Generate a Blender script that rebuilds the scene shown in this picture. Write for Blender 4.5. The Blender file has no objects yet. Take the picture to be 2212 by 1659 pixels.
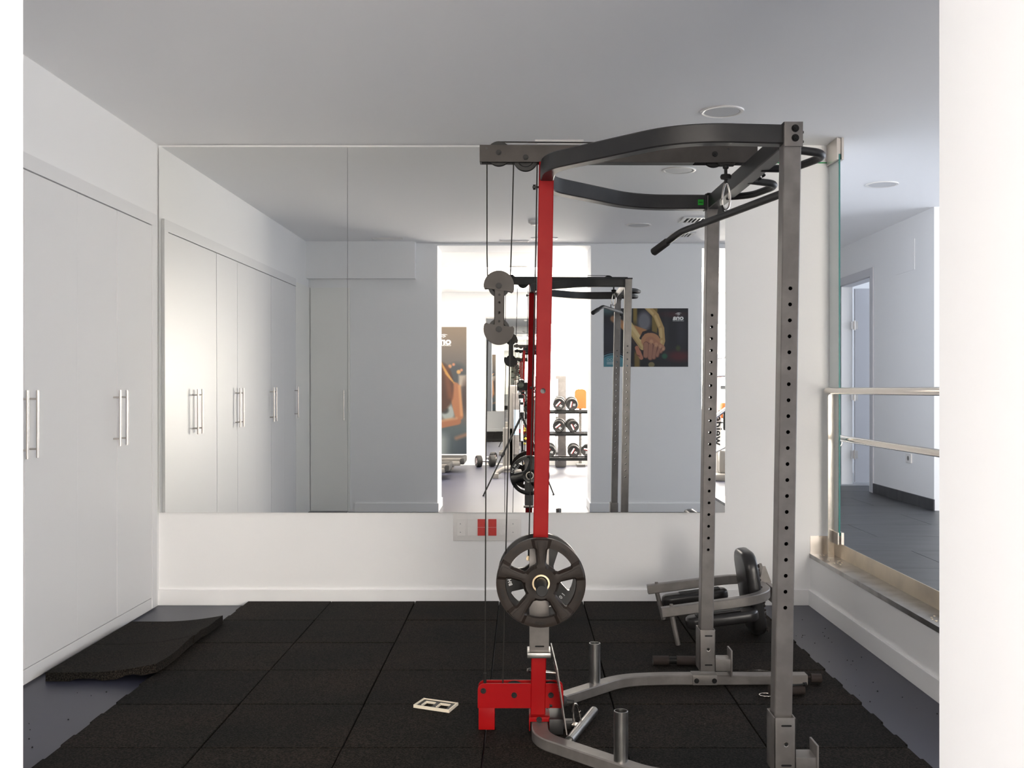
import bpy, bmesh, math, random
import numpy as np
from mathutils import Vector, Matrix
random.seed(7); np.random.seed(7)
sc = bpy.context.scene
C = sc.collection
PI = math.pi

# ------------------------------------------------------------------ camera, world, exposure
H = 1.292                                   # eye height
cam_d = bpy.data.cameras.new('camera'); cam = bpy.data.objects.new('camera', cam_d); C.objects.link(cam)
cam.location = (0, 0, H); cam.rotation_euler = (PI/2, 0, 0)
cam_d.sensor_width = 36.0; cam_d.lens = 36.0*2215/2212
cam_d.shift_x = -21/2212; cam_d.shift_y = 11.5/2212
cam_d.clip_start = 0.02; cam_d.clip_end = 100
sc.camera = cam
W = bpy.data.worlds.new('sky'); sc.world = W; W.use_nodes = True
W.node_tree.nodes['Background'].inputs[0].default_value = (0.80, 0.88, 1.0, 1)
W.node_tree.nodes['Background'].inputs[1].default_value = 1.0
sc.view_settings.view_transform = 'Standard'; sc.view_settings.look = 'None'
sc.view_settings.gamma = 1; sc.view_settings.use_curve_mapping = False
sc.view_settings.exposure = 1.20
sc.cycles.max_bounces = 20; sc.cycles.diffuse_bounces = 8; sc.cycles.glossy_bounces = 16
sc.cycles.sample_clamp_indirect = 6.0

def area(name, loc, rot, sx, sy, power, col):
    l = bpy.data.lights.new(name, 'AREA'); l.shape = 'RECTANGLE'; l.size = sx; l.size_y = sy
    l.energy = power; l.color = col
    o = bpy.data.objects.new(name, l); o.location = loc; o.rotation_euler = rot; C.objects.link(o); return o
# lights added at the unseen gym sides, and daylight of the corridor's window
area('gym_right_added_light', (5.35, -1.4, 1.55), (0, PI/2, 0), 2.3, 4.6, 12, (1.0, 0.90, 0.78))
area('gym_left_added_light', (-4.25, -1.4, 1.55), (0, -PI/2, 0), 2.3, 4.6, 18, (1.0, 0.90, 0.78))
area('corridor_daylight', (5.5, 6.9, 1.75), (0, PI/2, 0), 1.9, 2.4, 21, (0.86, 0.90, 1.0))
area('gym_overhead_fill', (0.0, -1.4, 2.70), (0, 0, 0), 5.0, 2.8, 160, (1.0, 0.90, 0.80))  # unseen broad light added overhead to brighten the gym

# ------------------------------------------------------------------ materials
def mat(name, col, rough=.5, metal=0., spec=.5, noise=None, bump=None, coat=0., emit=None):
    m = bpy.data.materials.new(name); m.use_nodes = True
    nt = m.node_tree; b = nt.nodes['Principled BSDF']
    b.inputs['Base Color'].default_value = (*col, 1); b.inputs['Roughness'].default_value = rough
    b.inputs['Metallic'].default_value = metal; b.inputs['Specular IOR Level'].default_value = spec
    b.inputs['Coat Weight'].default_value = coat
    if emit:
        b.inputs['Emission Color'].default_value = (*emit[0], 1); b.inputs['Emission Strength'].default_value = emit[1]
    tc = nt.nodes.new('ShaderNodeTexCoord')
    if noise:      # (scale, detail, colour2, lo, hi)
        n = nt.nodes.new('ShaderNodeTexNoise'); n.inputs['Scale'].default_value = noise[0]; n.inputs['Detail'].default_value = noise[1]
        nt.links.new(tc.outputs['Object'], n.inputs['Vector'])
        r = nt.nodes.new('ShaderNodeValToRGB'); r.color_ramp.elements[0].position = noise[3]; r.color_ramp.elements[1].position = noise[4]
        r.color_ramp.elements[0].color = (*col, 1); r.color_ramp.elements[1].color = (*noise[2], 1)
        nt.links.new(n.outputs['Fac'], r.inputs['Fac']); nt.links.new(r.outputs['Color'], b.inputs['Base Color'])
    if bump:       # (scale, strength, distance)
        n = nt.nodes.new('ShaderNodeTexNoise'); n.inputs['Scale'].default_value = bump[0]; n.inputs['Detail'].default_value = 4
        nt.links.new(tc.outputs['Object'], n.inputs['Vector'])
        bp = nt.nodes.new('ShaderNodeBump'); bp.inputs['Strength'].default_value = bump[1]; bp.inputs['Distance'].default_value = bump[2]
        nt.links.new(n.outputs['Fac'], bp.inputs['Height']); nt.links.new(bp.outputs['Normal'], b.inputs['Normal'])
    return m

M = {}
M['wall'] = mat('wall_paint', (.90, .90, .90), .6, spec=.3, bump=(60, .12, .002))
M['wall_gym'] = mat('gym_wall_paint', (.86, .85, .82), .6, spec=.3)
M['ceil'] = mat('ceiling_paint', (.92, .92, .93), .75, spec=.2)
M['ceil_gym'] = mat('gym_ceiling_paint', (.84, .83, .81), .75, spec=.2)
M['cabinet'] = mat('white_lacquer', (.79, .79, .795), .42, spec=.3)
M['closet'] = mat('closet_paint', (.90, .895, .86), .5, spec=.3)
M['floor'] = mat('blue_vinyl', (.041, .043, .066), .38, spec=.38, noise=(1.2, 3, (.049, .051, .076), .35, .7))
M['steel_b'] = mat('brushed_steel', (.62, .58, .54), .28, 1.0)
M['steel'] = mat('polished_steel', (.74, .69, .63), .14, 1.0, bump=(9, .25, .003))
M['beige'] = mat('warm_reflection_steel', (.72, .62, .48), .38, .75, noise=(5, 5, (.58, .50, .40), .45, .7))  # beige base colour carries the warm reflection on the steel
M['galv'] = mat('zinc_tube', (.42, .42, .41), .33, 1.0, noise=(9, 3, (.30, .29, .28), .4, .65), bump=(40, .15, .001))
M['frame'] = mat('gunmetal_powder', (.205, .190, .180), .40, .5, noise=(14, 5, (.265, .247, .235), .4, .7), bump=(500, .12, .0006))
M['frame_d'] = mat('dark_powder', (.030, .030, .031), .42, .3, noise=(10, 5, (.042, .041, .040), .4, .7))
M['frame_m'] = mat('mid_powder', (.058, .052, .047), .55, .1, spec=.25, noise=(12, 5, (.076, .068, .063), .4, .7))
M['red'] = mat('red_powder', (.28, .002, .004), .42, 0., spec=.12, coat=.0, noise=(8, 6, (.31, .009, .008), .45, .75), bump=(35, .22, .0015))
M['black'] = mat('black_plastic', (.012, .012, .012), .45, spec=.25)
M['rubber'] = mat('black_rubber', (.02, .019, .018), .6, bump=(200, .2, .001))
M['plate'] = mat('weight_rubber', (.024, .018, .015), .5, spec=.2, bump=(160, .18, .001))
M['plate_b'] = mat('weight_black', (.012, .012, .012), .3)
M['foam'] = mat('brown_foam', (.030, .021, .018), .85, bump=(150, .4, .002))
M['leather'] = mat('black_vinyl_pad', (.022, .021, .021), .28, bump=(30, .2, .003))
M['cable'] = mat('cable_sheath', (.020, .018, .017), .5, spec=.2)
M['whitep'] = mat('white_plastic', (.80, .78, .76), .35)
M['cream'] = mat('cream_plastic', (.80, .72, .58), .4)
M['redp'] = mat('red_plastic', (.62, .035, .03), .35)
M['green'] = mat('green_sticker', (.01, .42, .02), .5)
M['white'] = mat('white_print', (.9, .9, .88), .5)
M['gold'] = mat('brass_ring', (.62, .50, .33), .3, 1.0)
M['dark'] = mat('gap_shade', (.01, .01, .01), .9)  # black colour stands in for shade inside holes, slots and ducts
M['grey_m'] = mat('machine_grey', (.19, .18, .165), .4, .2)
M['chrome'] = mat('chrome', (.8, .8, .8), .08, 1.0)
M['orange'] = mat('orange_vinyl', (.75, .17, .04), .4)
M['blue_p'] = mat('blue_label', (.45, .62, .85), .4)
M['yellow'] = mat('yellow_knob', (.8, .6, .05), .4)
M['diffuser'] = mat('lamp_cover', (.62, .62, .63), .6)
M['lamp'] = mat('lamp_diffuser', (1, .95, .85), .5, emit=((1.0, .90, .70), 14))
M['glow'] = mat('added_daylight_glow', (1, .97, .9), .5, emit=((1.0, .93, .84), 13.0))  # emission added to light the room from the gym end
M['lens'] = mat('lens_glass', (.05, .06, .045), .05, coat=1.0)
M['door_p'] = mat('door_paint', (.62, .62, .65), .45)

def mirror_mat():
    m = bpy.data.materials.new('mirror_silver'); m.use_nodes = True; nt = m.node_tree; nt.nodes.clear()
    g = nt.nodes.new('ShaderNodeBsdfGlossy'); g.inputs['Roughness'].default_value = 0.0
    g.inputs['Color'].default_value = (.90, .905, .89, 1)
    o = nt.nodes.new('ShaderNodeOutputMaterial'); nt.links.new(g.outputs[0], o.inputs[0]); return m
M['mirror'] = mirror_mat()

def glass_mat(name, col, tr):
    m = bpy.data.materials.new(name); m.use_nodes = True; nt = m.node_tree; b = nt.nodes['Principled BSDF']
    b.inputs['Base Color'].default_value = (*col, 1); b.inputs['Roughness'].default_value = .12
    b.inputs['Transmission Weight'].default_value = tr; b.inputs['IOR'].default_value = 1.3
    return m
M['glass'] = glass_mat('pale_glass', (.72, .76, .75), .25)
M['glass_edge'] = mat('glass_edge_green', (.03, .22, .20), .15, coat=1)
M['glass_green'] = mat('glass_edge_bright_green', (.03, .35, .12), .2, coat=1)

def rubber_tile_mat():
    m = bpy.data.materials.new('speckled_rubber'); m.use_nodes = True; nt = m.node_tree; b = nt.nodes['Principled BSDF']
    b.inputs['Roughness'].default_value = .8; b.inputs['Specular IOR Level'].default_value = .10
    tc = nt.nodes.new('ShaderNodeTexCoord')
    big = nt.nodes.new('ShaderNodeTexNoise'); big.inputs['Scale'].default_value = 2.2; big.inputs['Detail'].default_value = 4
    fine = nt.nodes.new('ShaderNodeTexNoise'); fine.inputs['Scale'].default_value = 160; fine.inputs['Detail'].default_value = 3
    geo = nt.nodes.new('ShaderNodeNewGeometry')
    for n in (big, fine): nt.links.new(geo.outputs['Position'], n.inputs['Vector'])
    r1 = nt.nodes.new('ShaderNodeValToRGB'); e = r1.color_ramp.elements
    e[0].position = .35; e[0].color = (.0088, .0090, .0084, 1); e[1].position = .68; e[1].color = (.0155, .0132, .0115, 1)
    r2 = nt.nodes.new('ShaderNodeValToRGB'); e = r2.color_ramp.elements
    e[0].position = .40; e[0].color = (.40, .40, .40, 1); e[1].position = .68; e[1].color = (3.0, 2.8, 2.6, 1)
    nt.links.new(big.outputs['Fac'], r1.inputs[0]); nt.links.new(fine.outputs['Fac'], r2.inputs[0])
    mx = nt.nodes.new('ShaderNodeMix'); mx.data_type = 'RGBA'; mx.blend_type = 'MULTIPLY'; mx.inputs[0].default_value = 1
    nt.links.new(r1.outputs[0], mx.inputs[6]); nt.links.new(r2.outputs[0], mx.inputs[7])
    oi = nt.nodes.new('ShaderNodeObjectInfo'); rr = nt.nodes.new('ShaderNodeValToRGB'); e = rr.color_ramp.elements; e[0].color = (.72, .72, .72, 1); e[1].color = (1.02, .95, .90, 1)
    nt.links.new(oi.outputs['Random'], rr.inputs[0]); m3 = nt.nodes.new('ShaderNodeMix'); m3.data_type = 'RGBA'; m3.blend_type = 'MULTIPLY'; m3.inputs[0].default_value = 1
    nt.links.new(mx.outputs[2], m3.inputs[6]); nt.links.new(rr.outputs[0], m3.inputs[7]); mx = m3
    # crumbs of pale granulate
    v = nt.nodes.new('ShaderNodeTexVoronoi'); v.inputs['Scale'].default_value = 26; nt.links.new(geo.outputs['Position'], v.inputs['Vector'])
    lt = nt.nodes.new('ShaderNodeMath'); lt.operation = 'LESS_THAN'; lt.inputs[1].default_value = .035
    nt.links.new(v.outputs['Distance'], lt.inputs[0])
    sep = nt.nodes.new('ShaderNodeSeparateColor'); nt.links.new(v.outputs['Color'], sep.inputs[0])
    gt = nt.nodes.new('ShaderNodeMath'); gt.operation = 'GREATER_THAN'; gt.inputs[1].default_value = .82; nt.links.new(sep.outputs[0], gt.inputs[0])
    mu = nt.nodes.new('ShaderNodeMath'); mu.operation = 'MULTIPLY'; nt.links.new(lt.outputs[0], mu.inputs[0]); nt.links.new(gt.outputs[0], mu.inputs[1])
    m2 = nt.nodes.new('ShaderNodeMix'); m2.data_type = 'RGBA'; nt.links.new(mu.outputs[0], m2.inputs[0])
    nt.links.new(mx.outputs[2], m2.inputs[6]); m2.inputs[7].default_value = (.30, .28, .25, 1)
    nt.links.new(m2.outputs[2], b.inputs['Base Color'])
    bp = nt.nodes.new('ShaderNodeBump'); bp.inputs['Strength'].default_value = .5; bp.inputs['Distance'].default_value = .003
    nt.links.new(fine.outputs['Fac'], bp.inputs['Height']); nt.links.new(bp.outputs[0], b.inputs['Normal'])
    return m
M['tile'] = rubber_tile_mat()

def slate_mat():
    m = bpy.data.materials.new('slate_floor_tile'); m.use_nodes = True; nt = m.node_tree; b = nt.nodes['Principled BSDF']
    b.inputs['Roughness'].default_value = .42
    geo = nt.nodes.new('ShaderNodeNewGeometry'); mp = nt.nodes.new('ShaderNodeMapping'); mp.inputs['Scale'].default_value = (1.2, 4, 1)
    nt.links.new(geo.outputs['Position'], mp.inputs[0])
    n = nt.nodes.new('ShaderNodeTexNoise'); n.inputs['Scale'].default_value = 2.5; n.inputs['Detail'].default_value = 9; n.inputs['Distortion'].default_value = .6
    nt.links.new(mp.outputs[0], n.inputs['Vector'])
    r = nt.nodes.new('ShaderNodeValToRGB'); e = r.color_ramp.elements
    e[0].position = .4; e[0].color = (.040, .041, .045, 1); e[1].position = .75; e[1].color = (.068, .069, .074, 1)
    nt.links.new(n.outputs['Fac'], r.inputs[0]); nt.links.new(r.outputs[0], b.inputs['Base Color'])
    return m
M['slate'] = slate_mat()
M['grout'] = mat('pale_grout', (.42, .42, .43), .9)

def vcol_mat():
    m = bpy.data.materials.new('poster_print'); m.use_nodes = True; nt = m.node_tree; b = nt.nodes['Principled BSDF']
    a = nt.nodes.new('ShaderNodeVertexColor'); a.layer_name = 'print'
    nt.links.new(a.outputs['Color'], b.inputs['Base Color']); b.inputs['Roughness'].default_value = .5
    return m
M['print'] = vcol_mat()

# ------------------------------------------------------------------ mesh helpers
def bm_(): return bmesh.new()
def box(bm, x0, x1, y0, y1, z0, z1, bev=0.):
    r = bmesh.ops.create_cube(bm, size=1.0)
    for v in r['verts']:
        v.co = Vector(((x0+x1)/2+v.co.x*(x1-x0), (y0+y1)/2+v.co.y*(y1-y0), (z0+z1)/2+v.co.z*(z1-z0)))
    if bev > 0:
        es = list({e for v in r['verts'] for e in v.link_edges})
        bmesh.ops.bevel(bm, geom=es, offset=bev, segments=2, profile=.6, affect='EDGES')
    return bm
def frame_of(d):
    d = d.normalized(); up = Vector((0, 0, 1)) if abs(d.z) < .95 else Vector((1, 0, 0))
    a = up.cross(d).normalized(); b = d.cross(a).normalized(); return a, b
def cyl(bm, p0, p1, r, seg=16, r1=None, cap=True):
    p0, p1 = Vector(p0), Vector(p1); a, b = frame_of(p1-p0); r1 = r if r1 is None else r1
    A = [bm.verts.new(p0+(a*math.cos(2*PI*i/seg)+b*math.sin(2*PI*i/seg))*r) for i in range(seg)]
    B = [bm.verts.new(p1+(a*math.cos(2*PI*i/seg)+b*math.sin(2*PI*i/seg))*r1) for i in range(seg)]
    for i in range(seg): bm.faces.new((A[i], A[(i+1) % seg], B[(i+1) % seg], B[i]))
    if cap: bm.faces.new(list(reversed(A))); bm.faces.new(B)
    return bm
def lathe(bm, prof, origin, axis, seg=40):
    """prof = [(radius, distance along axis)]"""
    o = Vector(origin); d = Vector(axis).normalized(); a, b = frame_of(d); rings = []
    for r, h in prof:
        if r < 1e-6: rings.append([bm.verts.new(o+d*h)])
        else: rings.append([bm.verts.new(o+d*h+(a*math.cos(2*PI*i/seg)+b*math.sin(2*PI*i/seg))*r) for i in range(seg)])
    for A, B in zip(rings, rings[1:]):
        for i in range(seg):
            j = (i+1) % seg
            if len(A) == 1 and len(B) == 1: continue
            if len(A) == 1: bm.faces.new((A[0], B[j], B[i]))
            elif len(B) == 1: bm.faces.new((A[i], A[j], B[0]))
            else: bm.faces.new((A[i], A[j], B[j], B[i]))
    return bm
def fillet(pts, rad, n=7):
    pts = [Vector(p) for p in pts]; out = [pts[0]]
    for i in range(1, len(pts)-1):
        p, q, s = pts[i-1], pts[i], pts[i+1]; a = (p-q); b = (s-q)
        r = rad[i] if isinstance(rad, (list, tuple)) else rad
        t = min(r, a.length*.49, b.length*.49)
        A = q+a.normalized()*t; B = q+b.normalized()*t
        for k in range(n+1):
            u = k/n; out.append(A*(1-u)**2+q*2*u*(1-u)+B*u*u)
    out.append(pts[-1]); return out
def sweep(bm, path, prof, closed=False, cap=True, up=None):
    """prof = [(side, up)] swept along path"""
    n = len(path); rings = []; prev = None
    for i, p in enumerate(path):
        if closed: d = (path[(i+1) % n]-path[i-1])
        else: d = (path[min(i+1, n-1)]-path[max(i-1, 0)])
        d.normalize()
        if up is not None:
            a = Vector(up).cross(d).normalized(); b = d.cross(a).normalized()
        else:
            if prev is None: a, b = frame_of(d)
            else:
                a = (prev-d*prev.dot(d)).normalized(); b = d.cross(a).normalized()
            prev = a
        rings.append([bm.verts.new(p+a*s+b*t) for s, t in prof])
    m = len(prof)
    for i in range(n if closed else n-1):
        A, B = rings[i], rings[(i+1) % n]
        for k in range(m): bm.faces.new((A[k], A[(k+1) % m], B[(k+1) % m], B[k]))
    if cap and not closed: bm.faces.new(list(reversed(rings[0]))); bm.faces.new(rings[-1])
    return bm
def rod(bm, pts, r, fil=.03, seg=14, closed=False):
    P = fillet(pts, fil) if (fil and not closed) else [Vector(p) for p in pts]
    return sweep(bm, P, [(r*math.cos(2*PI*i/seg), r*math.sin(2*PI*i/seg)) for i in range(seg)], closed=closed)
def rprof(w, h, c=.004):
    w /= 2; h /= 2
    return [(-w+c, -h), (w-c, -h), (w, -h+c), (w, h-c), (w-c, h), (-w+c, h), (-w, h-c), (-w, -h+c)]
def rtube(bm, pts, w, h, fil=.1, c=.004):
    return sweep(bm, fillet(pts, fil, 10), rprof(w, h, c), up=(0, 0, 1))
def prism(bm, poly, y0, y1, plane='xz'):
    """extrude a polygon: plane xz -> along y, xy -> along z, yz -> along x"""
    def P(a, b, t): return {'xz': (a, t, b), 'xy': (a, b, t), 'yz': (t, a, b)}[plane]
    A = [bm.verts.new(P(a, b, y0)) for a, b in poly]; B = [bm.verts.new(P(a, b, y1)) for a, b in poly]
    n = len(poly)
    for i in range(n): bm.faces.new((A[i], A[(i+1) % n], B[(i+1) % n], B[i]))
    bm.faces.new(list(reversed(A))); bm.faces.new(B); return bm
def bolt(bm, p, d, r=.010, h=.008):
    """hex bolt head with washer and stud"""
    p = Vector(p); d = Vector(d).normalized()
    cyl(bm, p, p+d*.0015, r*1.25, 16); cyl(bm, p+d*.0015, p+d*h, r, 6); cyl(bm, p+d*h, p+d*(h+.004), r*.5, 10)
def holed_tube(bm, cx, hw, y0, y1, z0, z1, holes, r, t=.003, seg=16):
    """vertical box tube with round holes through its front and back faces (holes: z list)"""
    c = .003
    x0, x1 = cx-hw, cx+hw
    edges = [z0]+[(a+b)/2 for a, b in zip(holes, holes[1:])]+[z1] if holes else [z0, z1]
    for yo, yi, flip in ((y0, y0+t, False), (y1, y1-t, True)):
        for k, zh in enumerate(holes):
            a, b = edges[k], edges[k+1]
            hh = min(zh-a, b-zh, hw-c)*.98
            O = []; I = []; J = []
            for i in range(seg):
                an = 2*PI*i/seg; cs, sn = math.cos(an), math.sin(an); m = max(abs(cs), abs(sn))
                O.append(bm.verts.new((cx+cs/m*hh, yo, zh+sn/m*hh)))
                I.append(bm.verts.new((cx+cs*r, yo, zh+sn*r))); J.append(bm.verts.new((cx+cs*r, yi, zh+sn*r)))
            for i in range(seg):
                j = (i+1) % seg
                bm.faces.new((O[i], O[j], I[j], I[i])); bm.faces.new((I[i], I[j], J[j], J[i]))
            def q(xa, xb, za, zb):
                if xb-xa > 1e-6 and zb-za > 1e-6:
                    bm.faces.new([bm.verts.new(p) for p in ((xa, yo, za), (xb, yo, za), (xb, yo, zb), (xa, yo, zb))])
            q(x0+c, cx-hh, a, b); q(cx+hh, x1-c, a, b); q(cx-hh, cx+hh, a, zh-hh); q(cx-hh, cx+hh, zh+hh, b)
            # inner liner so the inside is dark, open behind the hole
    P = [(x0+c, y0), (x0, y0+c), (x0, y1-c), (x0+c, y1)]
    Q = [(x1-c, y1), (x1, y1-c), (x1, y0+c), (x1-c, y0)]
    for L in (P, Q):
        for (a, b), (d, e) in zip(L, L[1:]):
            bm.faces.new([bm.verts.new(p) for p in ((a, b, z0), (d, e, z0), (d, e, z1), (a, b, z1))])
    for z in (z0, z1):
        bm.faces.new([bm.verts.new((a, b, z)) for a, b in P+Q])
    return bm
def lean(bm, k=.016, z0=.10):
    for v in bm.verts: v.co.x += k*(v.co.z-z0)
    return bm
def xf(bm, m):
    bmesh.ops.transform(bm, matrix=m, verts=bm.verts); return bm

def obj(name, bm, m, parent=None, smooth=None, label=None, local=False):
    """link bm as one mesh object; world coordinates unless local; smooth = angle in degrees"""
    bmesh.ops.recalc_face_normals(bm, faces=bm.faces)
    me = bpy.data.meshes.new(name)
    if parent is None and not local:
        xs = [v.co for v in bm.verts]
        c = Vector(((min(v.x for v in xs)+max(v.x for v in xs))/2, (min(v.y for v in xs)+max(v.y for v in xs))/2, min(v.z for v in xs)))
        for v in bm.verts: v.co -= c
    elif not local:
        root = parent
        off = Vector((0, 0, 0))
        while root is not None: off += root.location; root = root.parent
        c = Vector((0, 0, 0))
        for v in bm.verts: v.co -= off
    else: c = Vector((0, 0, 0))
    bm.to_mesh(me); bm.free()
    for mm in (m if isinstance(m, (list, tuple)) else [m]): me.materials.append(M[mm] if isinstance(mm, str) else mm)
    if smooth:
        me.polygons.foreach_set('use_smooth', [True]*len(me.polygons))
        me.set_sharp_from_angle(angle=math.radians(smooth))
    o = bpy.data.objects.new(name, me); o.location = c
    if parent is not None: o.parent = parent
    C.objects.link(o)
    if label: o['label'] = label
    return o
def tag(o, label, cat, group=None):
    o['label'] = label; o['category'] = cat
    if group: o['group'] = group
    return o
def thing(name, label, cat, loc=(0, 0, 0), group=None, rotz=0.):
    o = bpy.data.objects.new(name, None); o.empty_display_size = .1; o.location = loc; o.rotation_euler = (0, 0, rotz)
    C.objects.link(o); return tag(o, label, cat, group)
def struct(name, bm, m, smooth=None):
    o = obj(name, bm, m, None, smooth); o['kind'] = 'structure'; return o
def dup(root, loc, rotz=None, label=None, group=None):
    r = root.copy(); C.objects.link(r); r.location = loc
    if rotz is not None: r.rotation_euler = (0, 0, rotz)
    if label: r['label'] = label
    if group: r['group'] = group
    for ch in list(root.children):
        c = ch.copy(); C.objects.link(c); c.parent = r
        for g in ch.children:
            d = g.copy(); C.objects.link(d); d.parent = c
    return r
def text(name, s, size, loc, rot, m, parent, depth=.0004, align='CENTER', local=False, bold=0., sx=1.):
    cu = bpy.data.curves.new(name, 'FONT'); cu.body = s; cu.size = size; cu.extrude = depth; cu.align_x = align; cu.align_y = 'CENTER'
    cu.offset = bold; cu.resolution_u = 3
    tmp = bpy.data.objects.new('tmp', cu); C.objects.link(tmp)
    dg = bpy.context.evaluated_depsgraph_get(); me = bpy.data.meshes.new_from_object(tmp.evaluated_get(dg))
    bpy.data.objects.remove(tmp)
    bm = bm_(); bm.from_mesh(me); bpy.data.meshes.remove(me)
    mt = rot if isinstance(rot, Matrix) else (Matrix.Rotation(rot[2], 4, 'Z') @ Matrix.Rotation(rot[1], 4, 'Y') @ Matrix.Rotation(rot[0], 4, 'X'))
    xf(bm, Matrix.Translation(Vector(loc)) @ mt @ Matrix.Diagonal((sx, 1, 1, 1)))
    return obj(name, bm, m, parent, None, None, local)

# ------------------------------------------------------------------ the room
ZC = 2.754; XL = -2.175; YB = 6.145; YF = 1.758; YG = 1.22
b = bm_(); box(b, -4.4, 5.6, -4.25, 12.2, -.1, 0); struct('floor', b, 'floor')
b = bm_(); box(b, XL-.2, 5.6, YF-.0, 12.2, ZC, ZC+.1); struct('ceiling', b, 'ceil')
b = bm_(); box(b, -4.4, 5.6, -4.25, YF, ZC-.004, ZC+.1); struct('ceiling_gym', b, 'ceil_gym')
b = bm_(); box(b, XL-.2, 1.852, YB, YB+.2, 0, ZC); struct('wall_back', b, 'wall')
b = bm_(); box(b, XL-.2, XL, YF, YB, 0, ZC); struct('wall_left', b, 'wall')
# front wall: piers and lintels around the two openings the mirror shows
b = bm_()
box(b, -4.4, -.855, YG, YF, 0, ZC); box(b, .716, 1.852, YG, YF, 0, ZC)
box(b, -.855, .716, YG, YF, 2.727, ZC); box(b, 1.852, 3.1, YG, YF, 2.700, ZC); box(b, 3.1, 5.6, YG, YF, 0, ZC)
struct('wall_front', b, 'wall')
b = bm_(); box(b, XL, -1.073, YF, YF+.12, 2.38, ZC); struct('trim_1', b, 'wall')
# baseboards
b = bm_(); box(b, XL, 1.73, YB-.015, YB, 0, .093, .002); struct('baseboard_back', b, 'wall')
b = bm_(); box(b, 1.715, 1.73, 3.0, YB-.015, 0, .093, .002); struct('baseboard_right', b, 'wall')
b = bm_(); box(b, -1.70, -.855, YF, YF+.014, 0, .09, .002); box(b, .716, 1.852, YF, YF+.014, 0, .09, .002)
box(b, -.857, -.843, YG, YF+.014, 0, .09, .002); box(b, .704, .718, YG, YF+.014, 0, .09, .002); struct('baseboard_front', b, 'wall')
# low parapet on the right that carries the steel channel
b = bm_(); box(b, 1.73, 1.864, 3.0, YB, 0, .300); struct('wall_right', b, 'wall')
ch = thing('drainage_channel', 'stained steel channel with upright lip on top of the low right wall', 'channel', (1.80, 4.5, .30))
b = bm_(); box(b, 1.726, 1.864, 3.0, YB-.002, .300, .306); box(b, 1.724, 1.728, 3.0, YB-.002, .284, .309); obj('tray', b, 'galv', ch)
b = bm_(); box(b, 1.862, 1.867, 3.0, YB-.002, .306, .389); obj('upstand', b, 'beige', ch)
b = bm_(); box(b, 1.728, 1.862, YB-.006, YB-.001, .306, .414); obj('end_plate', b, 'steel_b', ch)
b = bm_()
for i in range(34):
    x = random.uniform(1.74, 1.83); y = random.choice([random.uniform(5.75, 6.1), random.uniform(4.2, 4.5)]); s = random.uniform(.003, .008)
    m4 = Matrix.Translation((x, y, .306+s*.3)) @ Matrix.Diagonal((s, s*1.5, s*.5, 1)); bmesh.ops.create_icosphere(b, subdivisions=1, radius=1, matrix=m4)
o = obj('plaster_crumbs', b, 'cream', ch); o['kind'] = 'stuff'

# corridor beyond the parapet
b = bm_(); box(b, 1.867, 5.6, 3.0, 12.0, .02, .312); cf = struct('floor_corridor', b, 'grout')
k = 0
for j in range(12):
    y0 = 3.17+j*.6
    for i in range(-1, 3):
        x0 = 2.345+(i)*1.2-(.6 if j % 2 else 0) + (.6 if j % 2 == 0 else 0)*0
        xa, xb = max(x0, 1.87), min(x0+1.2, 3.50 if y0 > 8 else 5.5)
        if xb-xa < .05: continue
        t = bm_(); box(t, xa+.002, xb-.002, y0+.002, y0+.598, .300, .320, .0008)
        o = obj('tile', t, 'slate', cf)
b = bm_(); YW = 8.217; XW = 3.305
box(b, XW, XW+.115, YW, 9.66+.09, 0, ZC); box(b, XW, XW+.115, 10.60, 12, 0, ZC); box(b, XW, XW+.115, 9.66+.09, 10.6, 2.42, ZC)
box(b, XW+.115, 5.6, YW, YW+.1, 0, ZC)
struct('wall_corridor', b, 'wall')
b = bm_(); box(b, 1.852, 1.95, YB+.2, 12, 0, ZC); box(b, 1.85, 5.6, 12, 12.1, 0, ZC); box(b, 5.5, 5.6, YW, 12, 0, .9); box(b, 5.5, 5.6, YW, 12, 2.5, ZC); box(b, 5.5, 5.6, YF, 3.4, 0, ZC)
box(b, 5.5, 5.6, 3.4, YW, 0, .5); box(b, 5.5, 5.6, 3.4, YW, 2.70, ZC); struct('wall_corridor_far', b, 'wall')
b = bm_()
for y0, y1 in ((YW-.012, 9.0), (9.003, 9.62)): box(b, XW-.012, XW, y0, y1, .32, .41, .001)
struct('baseboard_corridor', b, 'slate')
# corridor door
d = thing('door_1', 'white door standing open in the grey corridor', 'door', (XW, 10.2, .32)); del d['category']; d['kind'] = 'structure'
b = bm_(); box(b, XW-.012, XW, 9.62, 9.70, .32, 2.44, .002); box(b, XW-.012, XW, 10.66, 10.74, .32, 2.44, .002); box(b, XW-.012, XW, 9.70, 10.66, 2.36, 2.44, .002)
obj('architrave', b, 'door_p', d)
b = bm_(); box(b, XW, XW+.115, 9.70, 9.735, .32, 2.36); box(b, XW, XW+.115, 10.625, 10.66, .32, 2.36); box(b, XW, XW+.115, 9.735, 10.625, 2.35, 2.385)
obj('jamb', b, 'door_p', d)
b = bm_(); box(b, XW+.128, XW+.92, 10.56, 10.60, .335, 2.33, .002); sl = obj('door_leaf', b, 'door_p', d)
for z in (.62, 1.22, 1.95):
    b = bm_(); cyl(b, (XW+.120, 10.552, z-.05), (XW+.120, 10.552, z+.05), .008, 10); box(b, XW+.085, XW+.155, 10.555, 10.560, z-.04, z+.04); obj('hinge', b, 'steel_b', sl)
ap = bm_(); box(ap, XW-.004, XW, 8.62, 9.05, 2.30, 2.56, .001); tag(obj('access_panel', ap, 'wall'), 'flush white service panel high on the corridor wall', 'panel')
s = thing('corridor_socket', 'white wall socket low on the corridor wall', 'socket', (XW, 8.75, .665))
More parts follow.
